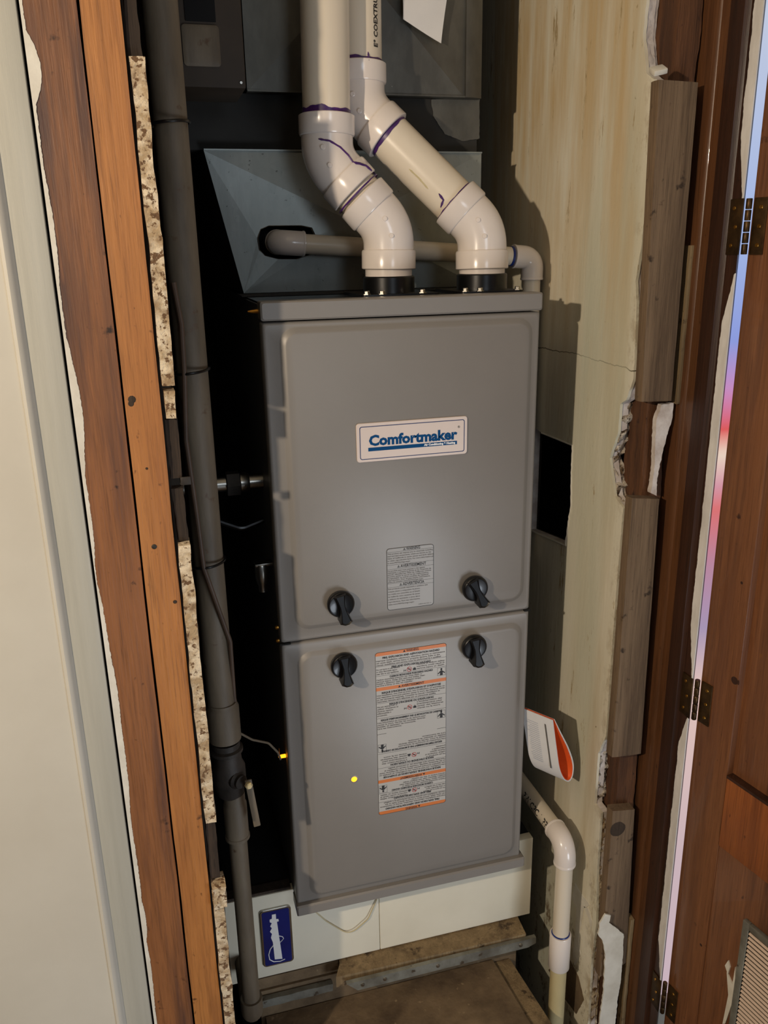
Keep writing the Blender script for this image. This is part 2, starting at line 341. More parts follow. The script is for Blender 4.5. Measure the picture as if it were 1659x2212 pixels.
# right closet wall: real slab with a hole cut through and a ragged front edge
XW = .46
edge_px = [(1400, -200), (1397, 0), (1389, 71), (1397, 159), (1413, 171), (1409, 278), (1397, 417), (1385, 536), (1373, 607), (1375, 655), (1371, 772), (1367, 823), (1353, 863), (1340, 873), (1335, 935), (1317, 989), (1328, 1072), (1346, 1098), (1337, 1206), (1331, 1278), (1320, 1423), (1309, 1590), (1292, 1628), (1284, 1737), (1298, 1757), (1290, 1876), (1288, 1995), (1278, 2075), (1270, 2211), (1260, 2330)]
E = [at(x, y, 0, XW) for x, y in edge_px]
def dense(P, amp=.0012, step=.004, seed=0):
    out = []
    for a, b in zip(P, P[1:]):
        n = max(1, int((b-a).length/step))
        for k in range(n):
            q = a.lerp(b, k/n); out.append((q.y+amp*nz((q.y, 0, q.z), 160, seed), q.z))
    out.append((P[-1].y, P[-1].z)); return out
front = dense(E)
hole = [at(x, y, 0, XW) for x, y in ((1150, 928), (1170, 935), (1237, 962), (1234, 1090), (1222, 1178), (1150, 1150))]
holeL = [(p.y, p.z) for p in hole]
holeL[0] = (.215, .665); holeL[-1] = (.215, holeL[-1][1])
outer = front+[(front[-1][0], -.45), (.80, -.45), (.80, 1.95), (front[0][0], 1.95)]
wr = thing('wall_right', (XW, .3, -.45), 'cream painted closet side wall right of the furnace', None, kind=S)
BASE[wr] = Vector((XW, .3, -.45))
obj('plaster_face', MB().prism([outer, holeL], 0, XW, XW+.004), M['wall'], wr)
outer2 = [(y+.0015, z) for y, z in front]+[(front[-1][0], -.45), (.80, -.45), (.80, 1.95), (front[0][0], 1.95)]
hl2 = [(y*.97+.005, z*.985+.008) for y, z in holeL]
obj('plaster_core', MB().prism([outer2, hl2], 0, XW+.004, XW+.014), M['plaster_w'], wr)
# chamber behind the hole, with an added black board blocking the gap glow
obj('added_light_block', MB().box(.532, .538, -.03, .80, -.45, 1.95), M['void'], wr)
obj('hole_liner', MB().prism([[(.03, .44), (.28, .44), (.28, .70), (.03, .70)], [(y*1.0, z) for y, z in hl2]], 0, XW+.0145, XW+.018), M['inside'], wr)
lip = [(p[0]-.004, p[1]) for p in holeL[1:5]]
obj('torn_hole_edge', MB().tube([Vector((XW-.0006, y+.0015*nz((y, z, 0), 90), z)) for (y, z) in dense([Vector((0, y, z)) for y, z in [holeL[1], holeL[2], holeL[3], holeL[4], holeL[5]]], .002)], .0012, 6), M['spall'], wr)
# broken plaster thickness (faces the camera), piece by piece
def ex(z):                                    # front edge y of the wall at height z
    best = min(front, key=lambda q: abs(q[1]-z)); return best[0]
def edge_piece(za, zb, m, x1, seed, amp=.0012, step=.004, dy=0, name='plaster_edge'):
    mb = MB(); n = max(3, int((zb-za)/step)); L = []
    for k in range(n+1):
        z = za+(zb-za)*k/n; y0 = ex(z)+dy+.0008; xb = x1(z); loop = []
        for i in range(5): loop.append(Vector((XW+.0035+(xb-XW-.0035)*i/4, y0+.0006*i, z)))
        loop += [Vector((xb, y0+.02, z)), Vector((XW+.0035, y0+.02, z))]
        for q in loop: d = noise.noise_vector(q*110+Vector((seed, 0, 0)))*amp; q += Vector((abs(d.x)*.6, d.y, d.z*.5))
        L.append(loop)
    obj(name, mb.loops(L), M[m], wr, smooth=.9)
ez = lambda py, px=1375: at(px, py, 0, XW).z
edge_piece(ez(150, 1395), 1.45, 'plaster_w', lambda z: XW+.018, 1, .002)
edge_piece(ez(860, 1355), ez(172, 1410), 'plaster_w', lambda z: XW+.018+.001*nz((0, 0, z), 30), 2)
edge_piece(ez(1090, 1340), ez(872, 1340), 'plaster_rough', lambda z: XW+.0200, 3, .0075, .0025)
edge_piece(ez(1625, 1295), ez(1095, 1346), 'plaster_w', lambda z: XW+.018, 4, .0008)
edge_piece(ez(1750, 1295), ez(1628, 1292), 'plaster_rough', lambda z: XW+.0185, 5, .006, .0025)
edge_piece(ez(2330, 1265), ez(1760, 1296), 'plaster', lambda z: XW+.018+.002*nz((0, 0, z), 20), 6, .0025)
# loose white chip at the top of first strip
mb = MB().box(-.008, .008, -.007, .007, -.003, .003, .0012).xf(Matrix.Translation(at(1422, 152, 1, -.104)) @ Matrix.Rotation(.5, 4, 'X') @ Matrix.Rotation(-.25, 4, 'Y'))
obj('plaster_chip', mb, M['spall'], wr)
# paint splashes low on the wall
def patch(pxs, ax, v, t, m, parent, name, n=3, amp=.0012, label=None):
    P = [at(x, y, ax, v) for x, y in pxs]; P.append(P[0]); o = []
    for a, b in zip(P, P[1:]):
        k = max(1, int((b-a).length/.003))
        for i in range(k):
            q = a.lerp(b, i/k)+noise.noise_vector(a.lerp(b, i/k)*200)*amp
            o.append((q.y, q.z) if ax == 0 else (q.x, q.z))
    obj(name, MB().prism([o], ax, v-t, v+.0002), M[m], parent, label)
patch([(1243, 1908), (1256, 1930), (1275, 1955), (1262, 1962), (1258, 1985), (1250, 2030), (1254, 2060), (1242, 2085), (1238, 2058), (1244, 2020), (1246, 1960), (1236, 1940)], 0, XW, .0008, 'spall', wr, 'paint_splash', label='dripped white paint splash')
patch([(1262, 1958), (1272, 1962), (1280, 1990), (1277, 2010), (1272, 1985)], 0, XW, .0008, 'spall', wr, 'paint_splash', label='small dripped white paint splash')
patch([(1185, 2095), (1225, 2060), (1250, 2110), (1262, 2160), (1245, 2190), (1215, 2150)], 0, XW, .0005, 'dirt', wr, 'dirt_stain', label='dark grime stain')
patch([(1294, 1992), (1306, 1972), (1318, 1975), (1314, 1990), (1330, 2003), (1345, 2015), (1344, 2060), (1340, 2110), (1332, 2160), (1325, 2230), (1290, 2230), (1302, 2140), (1306, 2060), (1300, 2030), (1290, 2015)], 1, -.1035, .0025, 'spall', wr, 'joint_compound', label='smear of white joint compound')

# rough stud and grey strips
rs = obj('rough_stud', rough_strip((-.45, 1.6), lambda z: .480+.001*nz((0, 0, z), 30, 6), lambda z: .509, -.078, -.03, .0015, .008, 6, 21, 60), M['stud_rough'], None,
         'rough dark brown stud showing between the grey wood strips at right', 'wooden board')
def wstrip(px4, yf, label, m='strip', th=.016, cut=0):
    (xl0, yt), (xr0, yt2), (xl1, yb), (xr1, yb2) = px4
    a, b, c, d = at(xl0, yt, 1, yf), at(xr0, yt2, 1, yf), at(xl1, yb, 1, yf), at(xr1, yb2, 1, yf)
    mb = MB(); n = 40; L = []
    for k in range(n+1):
        t = k/n; l = c.lerp(a, t); r = d.lerp(b, t); q = []
        for i in range(7):
            p = l.lerp(r, i/6); p.y = yf+.0005*nz((p.x*8, 0, p.z), 40, 3)-(.0006 if 0 < i < 6 else 0); q.append(p)
        q += [Vector((r.x, yf+th, r.z)), Vector((l.x, yf+th, l.z)), Vector((l.x-.0015, yf+th*.5, l.z))]
        L.append(q)
    return obj('wood_strip', mb.loops(L), M[m], None, label, 'wood strip', smooth=.5)
G = None
s1 = wstrip([(1424, 172), (1508, 178), (1386, 868), (1450, 866)], -.100, 'long grey weathered wood strip at upper right, topmost of three')
s2 = wstrip([(1366, 1076), (1424, 1078), (1322, 1636), (1384, 1628)], -.100, 'grey weathered wood strip in the middle right between two broken plaster gaps')
s3 = wstrip([(1324, 1752), (1371, 1748), (1296, 2110), (1352, 2080)], -.098, 'short grey wood strip with a dark knot low at right above the white compound', 'strip')
p = at(1340, 1790, 1, -.0988); obj('knot', MB().lathe((p.x-.004, -.0984, p.z), (0, -1, 0), [(.013, 0), (.011, .0006), (.004, .0004), (0, .0003)], 20), M['lath_dark'], s3)
obj('wood_sliver', rough_strip((at(1470, 870, 1, -.09).z, at(1490, 530, 1, -.09).z), lambda z: .5085, lambda z: .5135, -.0975, -.086, .0004, .01, 3, 31), M['board'], None, 'thin pale wood sliver behind the top grey strip', 'wood strip')
obj('wood_sliver', rough_strip((at(1345, 2300, 1, -.1).z, at(1365, 1985, 1, -.1).z), lambda z: .5062, lambda z: .5125, -.1015, -.088, .0006, .006, 3, 32), M['board'], None, 'thin pale splintered sliver beside the white compound near the bottom', 'wood strip')
patch([(1422, 872), (1447, 868), (1444, 905), (1432, 940), (1421, 985), (1412, 1030), (1411, 1068), (1399, 1062), (1407, 1000), (1408, 940), (1412, 900)], 1, -.086, .008, 'plaster_w', wr, 'plaster_edge', label='ragged white plaster remnant')

# right jamb, paint strip, hinges, gap, added glow window behind, open door
tj = thing('trim_2', (.52, -.12, -.45), 'brown varnished door jamb right of the grey strips', None, kind=S)
obj('jamb_inner', MB().prism([[(.5135, -.06), (.5135, -.098), (.5150, -.1045), (.5165, -.106), (.5165, -.122), (.532, -.122), (.532, -.06)]], 2, -.45, 1.95), M['jamb'], tj)
obj('jamb_outer', MB().prism([[(.5150, -.1222), (.5150, -.146), (.5185, -.148), (.5205, -.150), (.5205, -.1695), (.530, -.160), (.530, -.1222)]], 2, -.45, 1.95), M['jamb_dark'], tj)
HZ = (.962, .366, -.145)
def strip_paint(za, zb, seed):
    z = za; o = []; L0 = zb-za
    while z <= zb:
        t = (z-za)/L0; w = .0135*min(1, t*7, (1-t)*9)+.0013*nz((0, 0, z), 60, seed)+.0006*nz((0, 0, z), 300, seed)
        o.append((-.1690+max(.0008, w), z)); z += .0018
    obj('paint_strip', MB().prism([[(-.1700, za)]+o+[(-.1700, zb)]], 0, .5192, 0.5207), M['edge_paint'], tj, 'ragged strip of white paint')
strip_paint(HZ[0]+.028, 1.45, 1); strip_paint(HZ[1]+.026, HZ[0]-.050, 2); strip_paint(HZ[2]+.028, HZ[1]-.026, 3)
# door in its own frame: local x = thickness (face at 0), local y along the door away from the pin, z up
DM = Matrix.Translation((.5285, -.1760, 0)) @ Matrix.Rotation(math.radians(10), 4, 'Z') @ Matrix.Scale(-1, 4, (0, 1, 0))
dr = thing('door_1', (.55, -.2, -.44), 'red-brown wooden closet door standing open at right with a vent grille', None, kind=S)
def dpart(name, mb, m, par=None, **k): return obj(name, mb.xf(DM), M[m], par or dr, **k)
dpart('hinge_stile', MB().box(0, .034, 0, .058, -.44, 1.6, .0012), 'door')
dpart('door_panel', MB().box(.010, .026, .0582, .50, .2855, 1.5), 'door')
dpart('panel_moulding', MB().prism([[(.0582, .281), (.0582, .2850), (.50, .2850), (.50, .281)]], 0, -.0005, .020), 'jamb_dark')
dpart('middle_rail', MB().box(.0002, .034, .0582, .50, .175, .2805, .001), 'door_rail')
dpart('lower_panel', MB().box(.0015, .033, .0582, .50, -.44, .1745, .0008), 'door')
dpart('free_stile', MB().box(0, .034, .5002, .60, -.44, 1.6, .0012), 'door')
gy, gz1, gz0 = .114, .102, -.36
gf = MB()
for b in ((gy, gy+.010, gz0, gz1), (gy+.27, gy+.28, gz0, gz1), (gy+.010, gy+.27, gz1-.010, gz1), (gy+.010, gy+.27, gz0, gz0+.010)):
    gf.box(-.005, .0014, *b, bev=.0012)
grl = dpart('vent_grille', gf, 'angle', label='grey metal frame of the vent grille')
gbk = MB().box(-.0005, .0012, gy+.010, gy+.27, gz0+.01, gz1-.01); dpart('vent_backing', gbk, 'void')
me = None
for k in range(64):
    z = gz1-.015-.0068*k
    if me is None:
        a = MB().prism([[(-.0040, -.0013), (-.0022, .0013), (-.0010, .0010), (-.0030, -.0016)]], 1, gy+.0102, gy+.2698)
        me = a.mesh('louver'); me.materials.append(M['grille']); proto = me
    o = bpy.data.objects.new('louver', me); COL.objects.link(o); o.parent = dr
    o.matrix_local = Matrix.Translation(-BASE[dr]) @ DM @ Matrix.Translation((0, 0, z))
for i, (yy, zz2, r) in enumerate(((.052, .42, .007), (.045, .55, .0025), (.05, -.0, .003))):
    dpart('knot', MB().lathe((.0004, yy, zz2), (-1, 0, 0), [(r, 0), (r*.7, .0005), (0, .0004)], 14), 'jamb_dark')
for pts in ([(1567, 2085), (1573, 2075), (1576, 2090), (1572, 2105)], [(1570, 2100), (1580, 2128), (1586, 2090), (1585, 2150), (1575, 2180), (1565, 2212), (1560, 2212), (1572, 2150)]):
    L0 = []
    for x, y in pts:
        q = at(x, y, 0, .545); lq = DM.inverted() @ q; L0.append((lq.y, lq.z))
    dpart('paint_scuff', MB().prism([L0], 0, -.0008, .0016), 'spall')
for i, z in enumerate(HZ):
    h = thing('door_hinge', (.531, -.177, z), ('aged brass hinge high on the open door at right', 'aged brass hinge halfway down the open door', 'aged brass hinge near the bottom of the open door')[i], 'hinge', 'hinges of the open door')
    for k in range(5): obj('knuckle', MB().lathe((.5243, -.1748, z-.030+.012*k), (0, 0, 1), [(.0030, .0004), (.0034, .001), (.0034, .011), (.0030, .0116)], 12), M['hinge'], h)
    obj('leaf', MB().box(.5187, .5202, -.1720, -.150, z-.030, z+.030, .0006), M['hinge'], h)
    lf = MB().box(-.0018, -.0003, .003, .021, -.030, .030, .0005); lf.xf(DM @ Matrix.Translation((0, 0, z))); obj('leaf', lf, M['hinge'], h)
    for k, (yy, dz) in enumerate(((-.158, .020), (-.163, 0), (-.158, -.020))):
        obj('screw', MB().lathe((.5187, yy, z+dz), (-1, 0, 0), [(.0024, 0), (.0020, .0008), (0, .0009)], 10), M['brass'], h)
        sc_ = MB().lathe((-.0018, .013, dz), (-1, 0, 0), [(.0024, 0), (.0020, .0008), (0, .0009)], 10); sc_.xf(DM @ Matrix.Translation((0, 0, z))); obj('screw', sc_, M['brass'], h)
# glowing window made up to brighten the hinge gap, seen only through it
wn = thing('added_glow_window', (.68, -.05, -.3), 'added glowing window behind the gap between jamb and open door', None, kind=S)
for b in ((.545, .562, -.45, 1.95), (.80, .82, -.45, 1.95)): obj('glow_frame', MB().box(b[0], b[1], -.075, -.035, b[2], b[3]), M['white'], wn)
gm = bpy.data.materials.new('gap_glow_colours'); gm.use_nodes = True; t = gm.node_tree
tc = t.nodes.new('ShaderNodeTexCoord'); sp = t.nodes.new('ShaderNodeSeparateXYZ'); rp = t.nodes.new('ShaderNodeValToRGB'); mr = t.nodes.new('ShaderNodeMapRange')
t.links.new(tc.outputs['Object'], sp.inputs[0]); t.links.new(sp.outputs['Z'], mr.inputs[0]); mr.inputs[1].default_value = 0; mr.inputs[2].default_value = 1.6
t.links.new(mr.outputs[0], rp.inputs[0]); cr = rp.color_ramp
stops = [(-.3, (214, 190, 200)), (.0, (216, 190, 196)), (.30, (240, 206, 196)), (.40, (176, 156, 190)), (.50, (196, 142, 166)), (.585, (232, 120, 120)), (.62, (226, 160, 176)), (.665, (250, 226, 206)), (.70, (236, 96, 96)), (.755, (214, 150, 205)), (.82, (150, 166, 236)), (.95, (176, 196, 244)), (1.2, (206, 216, 240))]
while len(cr.elements) < len(stops): cr.elements.new(.5)
for e_, (z, c) in zip(cr.elements, stops): e_.position = (z+.3)/1.6; e_.color = (*s2l(c), 1)
pb = t.nodes['Principled BSDF']; pb.inputs['Base Color'].default_value = (0, 0, 0, 1); t.links.new(rp.outputs[0], pb.inputs['Emission Color']); pb.inputs['Emission Strength'].default_value = .9
obj('glow_pane', MB().box(.562, .80, -.050, -.046, -.30, 1.40), gm, wn)
obj('glow_sill', MB().box(.562, .80, -.075, -.035, -.45, -.30), M['white'], wn)
obj('glow_head', MB().box(.562, .80, -.075, -.035, 1.40, 1.95), M['white'], wn)
wq = thing('wall_front', (1.6, -.05, -.45), None, None, kind=S); obj('wall_face', MB().box(.82, 2.4, -.10, -.035, -.45, 1.95), M['white'], wq)

# ---------------------------------------------------------------- furnace
fn = thing('furnace', (.18, .36, 0), 'tall grey metal gas furnace standing in the closet on the old white cabinet', 'furnace')
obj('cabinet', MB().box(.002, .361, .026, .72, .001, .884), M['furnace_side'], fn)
obj('top_plate', MB().box(.004, .359, .004, .71, .8842, .8865), M['rubber'], fn)
rail = MB()
rail.loops([[(x, y, z) for x, z in rr(.0, .3635, .8665, .8890, .003)] for y in (.026, -.0015)]+[[(x, -.0035, z) for x, z in rr(.002, .3615, .8685, .8872, .003)]])
obj('top_rail', rail, M['furnace'], fn)
def door_panel(name, x0, x1, z0, z1, ex0, ex1, ez0, ez1, lab):
    L = [[(x, .024, z) for x, z in rr(x0, x1, z0, z1, .003)], [(x, .003, z) for x, z in rr(x0, x1, z0, z1, .003)],
         [(x, .0005, z) for x, z in rr(x0+.0015, x1-.0015, z0+.0015, z1-.0015, .004)],
         [(x, .0, z) for x, z in rr(x0+.004, x1-.004, z0+.004, z1-.004, .005)],
         [(x, .0, z) for x, z in rr(ex0, ex1, ez0, ez1, .020)],
         [(x, -.0010, z) for x, z in rr(ex0+.0015, ex1-.0015, ez0+.0015, ez1-.0015, .019)],
         [(x, -.0045, z) for x, z in rr(ex0+.0060, ex1-.0060, ez0+.0060, ez1-.0060, .016)],
         [(x, -.0055, z) for x, z in rr(ex0+.0085, ex1-.0085, ez0+.0085, ez1-.0085, .014)]]
    return obj(name, MB().loops(L), M['furnace'], fn, lab, smooth=.9)
door_panel('upper_door', .001, .362, .4445, .8645, .020, .352, .4605, .8585, 'upper grey door panel with raised rounded field')
door_panel('lower_door', .001, .362, .004, .4425, .020, .352, .0225, .4285, 'lower grey door panel with raised rounded field')
obj('bottom_lip', MB().loops([[(x, y, z) for x, z in rr(-.001, .3665, -.0015, .0165, .002)] for y in (.026, -.0065)]+[[(x, -.009, z) for x, z in rr(.001, .3645, .0005, .0145, .002)]]), M['furnace'], fn)
obj('door_slot', MB().box(-.001, .0135, -.0012, .004, .4426, .4446), M['void'], fn)
obj('door_slot', MB().box(.354, .3635, -.0012, .004, .4426, .4452), M['void'], fn)
YF = -.0055
# nameplate
np_ = obj('nameplate', MB().loops([[(x, YF+.0002, z) for x, z in rr(.1105, .2600, .6860, .7365, .004)], [(x, YF-.0016, z) for x, z in rr(.1105, .2600, .6860, .7365, .004)], [(x, YF-.0022, z) for x, z in rr(.1111, .2594, .6866, .7359, .0036)]]), M['plate'], fn, 'white nameplate reading Comfortmaker')
yb = YF-.0024
obj('border_line', MB().prism([rr(.1145, .2560, .6895, .7325, .003), rr(.1155, .2550, .6905, .7315, .0022)], 1, yb, yb+.0003), M['navy'], np_)
mb = text_mb('Comfortmaker', .0185, .1857, .7130, yb, bold=.0008, width=.1195); obj('lettering', mb, M['blue'], np_, smooth=0)
obj('underline_bar', MB().box(.1255, .2455, yb, yb+.0003, .7000, .7047), M['blue'], np_)
obj('lettering', text_mb('Air Conditioning & Heating', .0036, .2215, .7025, yb-.0003, bold=.0002, width=.0430), M['white_ink'], np_, smooth=0)
obj('trademark', MB().prism([rr(.2465, .2495, .7215, .7245, .0014), rr(.2469, .2491, .7219, .7241, .001)], 1, yb, yb+.0003).add(*(lambda q: (q.v, q.f))(text_mb('R', .002, .2480, .7230, yb, bold=.0001))), M['ink_soft'], np_, smooth=0)
# warning labels
def sheet(name, x0, x1, z0, z1, m, r=.004): return obj(name, MB().prism([rr(x0, x1, z0, z1, r)], 1, YF-.0004, YF+.0003), M[m], fn)
def tri(x, z, s): return [(x-s, z-s*.8), (x+s, z-s*.8), (x, z+s*.95)]
yl = YF-.00055
wlb = sheet('warning_label', .1475, .2140, .4750, .5645, 'label')
wlb['label'] = 'small three-language warning label on the upper door'
lines = MB().prism([rr(.1475, .2140, .4750, .5645, .004), rr(.1481, .2134, .4756, .5639, .0036)], 1, yl, yl+.0002)
for z in (.5590, .5408, .5345, .5140, .5083): lines.box(.1480, .2136, yl, yl+.0002, z-.00012, z+.00012)
txt = MB()
def T(mb, *a, **k): q = text_mb(*a, **k); mb.add(q.v, q.f)
for s_, z in (('WARNING', .5617), ('AVERTISSEMENT', .5377), ('ADVERTENCIA', .5112)):
    txt = MB(); T(txt, s_, .0058, .1850, z, yl, bold=.00012, width=.0028*len(s_)); obj('heading', txt, M['ink'], wlb, smooth=0); hw = .0014*len(s_)-.0010
    lines.prism([tri(.1835-hw-.0022, z, .0019), tri(.1835-hw-.0022, z, .0012)], 1, yl, yl+.0002)
    T(lines, '!', .0022, .1835-hw-.0022, z-.0002, yl, bold=.0002)
body = [(['This product can expose you to chemicals including', 'lead and lead components, which are known to the', 'State of California to cause cancer and birth defects', 'or other reproductive harm. For more information go', 'to www.P65Warnings.ca.gov'], .5566, .00325, .065),
        (['Ce produit peut vous exposer a des agents', 'chimiques, y compris le plomb et les composes de', 'plomb, identifies par l\'Etat de Californie comme', 'pouvant causer le cancer et des malformations', 'congenitales ou autres troubles de l\'appareil', 'reproducteur. Pour de plus amples informations,', 'priere de consulter www.P65Warnings.ca.gov'], .5322, .0027, .065),
        (['Este producto puede exponerlo a quimicos que', 'incluyen plomo y compuestos de plomo,', 'los cuales son conocidos en el Estado', 'de California como causantes de cancer', 'y defectos de nacimiento, u otros danos', 'reproductivos. Para mas informacion,', 'visite www.P65Warnings.ca.gov'], .5060, .0038, .0455)]
soft = MB()
for k, (ls, z, dz, wmax) in enumerate(body):
    for i, l in enumerate(ls):
        full = k < 2 or i == 0
        wd_ = min(wmax if not (k == 2 and i == 0) else .058, .00128*len(l)) if not (i == len(ls)-1) else min(.05, .00128*len(l))
        T(soft, l, .0026, .1487, z-dz*i*(.0 + 1), yl, align='LEFT', width=wd_, bold=.00006)
T(soft, '348824-202 REV. A', .0024, .2105, .4785, yl, align='RIGHT')
obj('rule_lines', lines, M['ink'], wlb, kind='stuff', smooth=0); obj('small_print', soft, M['ink_soft'], wlb, kind='stuff', smooth=0)
LX0, LX1, LZ0, LZ1 = .1285, .2330, .1480, .4135
big = sheet('warning_label', LX0, LX1, LZ0, LZ1, 'label_w'); big['label'] = 'long bilingual fire and asphyxiation hazard label with orange bars on the lower door'
LH = LZ1-LZ0; CX, CZ = (LX0+LX1)/2, (LZ0+LZ1)/2
def half(flip):
    R180 = Matrix.Translation((CX, 0, CZ)) @ Matrix.Rotation(math.pi, 4, 'Y') @ Matrix.Translation((-CX, 0, -CZ)) if flip else Matrix.Identity(4)
    def z(t): return LZ1-t*LH
    Sm = MB(); PIECES = []
    class Piece:
        def __init__(s, nm, mm): s.nm, s.mm = nm, mm
        def new(s): q = MB(); PIECES.append((s.nm, q, s.mm)); return q
        def prism(s, *a, **k): return s.new().prism(*a, **k)
        def box(s, *a, **k): return s.new().box(*a, **k)
        def add(s, *a): return s.new().add(*a)
    O, I, Rd, Hd, Ru = Piece('orange_bar', 'bar'), Piece('pictogram', 'ink'), Piece('prohibition_sign', 'red'), Piece('heading', 'ink'), Piece('rule_line', 'ink')
    cap = [q for q in rr(LX0, LX1, z(.0205), LZ1, .004)]
    cap = [(x, (zz_ if zz_ > z(.0205)+.002 else z(.0205))) for x, zz_ in cap]
    O.prism([cap], 1, yl, yl+.0002)
    O.box(LX0, LX1, yl, yl+.0002, z(.2245), z(.205))
    def tri_s(x, zz_): I.prism([tri(x, zz_, .0019)], 1, yl-.0002, yl)
    for s_, t_ in (('WARNING', .0105), ('AVERTISSEMENT', .2145)):
        T(Hd, s_, .0052, CX+.002, z(t_), yl-.0002, bold=.0001, width=.0026*len(s_)); tri_s(CX-.0013*len(s_)-.0010, z(t_))
    for s_, t_, w_ in (('FIRE, EXPLOSION AND ASPHYXIATION HAZARD', .034, .084), ('FIRE AND EXPLOSION HAZARD', .0935, .058), ('CARBON MONOXIDE POISONING HAZARD', .1480, .064),
                       ("RISQUE D'INCENDIE, D'EXPLOSION ET D'ASPHYXIE", .2395, .088), ("RISQUE D'INCENDIE OU D'EXPLOSION", .3120, .066), ("RISQUE D'EMPOISONNEMENT PAR LE MONOXYDE DE CARBONE", .4040, .092)):
        T(Hd, s_, .0040, CX, z(t_), yl, width=w_, bold=.00020)
    for t_ in (.0815, .1365, .300, .390): Ru.box(LX0, LX1, yl, yl+.0002, z(t_)-.00014, z(t_)+.00014)
    Ru.box(LX0+.014, LX0+.0, yl, yl+.0002, z(.487)-.0002, z(.487)+.0002)
    Ru.box(LX0, LX0+.014, yl, yl+.0002, z(.487)-.0002, z(.487)+.0002)
    en = ['Improper installation, adjustment, alteration, service or maintenance', 'can cause death, serious injury or property damage. Refer to the', 'manual. Installation and service must be performed by a qualified', 'service agency or the gas supplier.']
    fr = ["Une installation, une mise au point, une modification, un entretien ou", "une reparation incorrects peuvent causer la mort, des blessures graves", "ou des dommages materiels. Consulter le manuel. L'installation et", "l'entretien doivent etre effectues par un personnel qualifie."]
    def para(ls, x, t0, dt, w, sz=.0030):
        for i, l in enumerate(ls): T(Sm, l, sz, x, z(t0+dt*i), yl, align='LEFT', width=w*(min(1, len(l)/max(len(a) for a in ls))), bold=.00010)
    para(en[:3], LX0+.001, .0490, .0125, .101)
    para(['Do not store or use gasoline', 'or other flammable vapors', 'near this or any appliance.'], LX0+.001, .1000, .0125, .034)
    para(['Failure to follow safety', 'warnings could result in', 'serious injury or death.'], LX0+.060, .0905+.01, .0125, .042)
    para(['Carbon monoxide poisoning can cause death or', 'serious injury. Keep the vent and intake clear.', 'Install a detector near the sleeping areas.', en[3]], LX0+.001, .1600, .0115, .072)
    para(fr, LX0+.001, .2530, .0125, .101)
    para(['Ne pas entreposer ni', 'utiliser d\'essence ni', 'd\'autres vapeurs', 'inflammables a', 'proximite.'], LX0+.001, .3220, .0130, .031)
    para(["L'inobservation des", 'avertissements peut', 'causer des blessures', 'graves ou la mort.', ''], LX0+.060, .3250, .0130, .040)
    para(['Une intoxication au monoxyde de carbone peut', 'causer la mort. Garder les conduits degages.', 'Installer un detecteur de monoxyde.', 'Lire les instructions.'], LX0+.001, .4180, .0120, .072)
    for t_ in (.122, .350):
        zc = z(t_); xc = CX-.003
        ring = [(xc+.0038*math.cos(a/12*math.pi), zc+.0038*math.sin(a/12*math.pi)) for a in range(24)]
        rin = [(xc+.0030*math.cos(a/12*math.pi), zc+.0030*math.sin(a/12*math.pi)) for a in range(24)]
        Rd.prism([ring, rin], 1, yl, yl+.0002).prism([[(xc-.0031, zc+.0022), (xc-.0022, zc+.0031), (xc+.0031, zc-.0022), (xc+.0022, zc-.0031)]], 1, yl, yl+.0002)
        I.box(xc-.002, xc+.002, yl-.0001, yl, zc-.0005, zc+.0007)
        I.prism([[(xc-.0085, zc-.0025), (xc-.0080, zc+.001), (xc-.0072, zc-.0008), (xc-.0055, zc-.0002), (xc-.0050, zc+.0006), (xc-.0048, zc-.0025), (xc-.0055, zc-.0025), (xc-.0058, zc-.0012), (xc-.0072, zc-.0012), (xc-.0078, zc-.0025)]], 1, yl, yl+.0002)
        I.prism([[(xc+.0050, zc-.0025), (xc+.0058, zc+.0012), (xc+.0066, zc+.0002), (xc+.0074, zc+.0027), (xc+.0084, zc+.0004), (xc+.0092, zc+.0018), (xc+.0102, zc-.0025)]], 1, yl, yl+.0002)
    for t_ in (.165, .425):
        zc = z(t_); xc = LX1-.0075
        I.prism([[(xc-.0060, zc-.0062), (xc+.0062, zc-.0062), (xc+.0062, zc+.0062), (xc-.0060, zc+.0062)], [(xc-.0057, zc-.0059), (xc+.0059, zc-.0059), (xc+.0059, zc+.0059), (xc-.0057, zc+.0059)]], 1, yl, yl+.0002)
        I.prism([[(xc+.0015*math.cos(a), zc+.0036+.0018*math.sin(a)) for a in [k_*math.pi/6 for k_ in range(12)]]], 1, yl, yl+.0002)
        I.prism([[(xc-.0055, zc-.0028), (xc-.0012, zc+.0016), (xc+.0012, zc+.0016), (xc+.0056, zc-.0020), (xc+.0047, zc-.0034), (xc+.0022, zc-.0012), (xc+.0020, zc-.0058), (xc-.0020, zc-.0058), (xc-.0020, zc-.0014), (xc-.0048, zc-.0040)]], 1, yl, yl+.0002)
    obj('small_print', Sm.xf(R180), M['ink_soft'], big, kind='stuff', smooth=0)
    for nm, q, mm in PIECES: obj(nm, q.xf(R180), M[mm], big, smooth=0)
half(False); half(True)
ink = MB().prism([rr(LX0, LX1, LZ0, LZ1, .004), rr(LX0+.0004, LX1-.0004, LZ0+.0004, LZ1-.0004, .0037)], 1, yl, yl+.0002)
obj('border_line', ink, M['ink'], big, smooth=0)
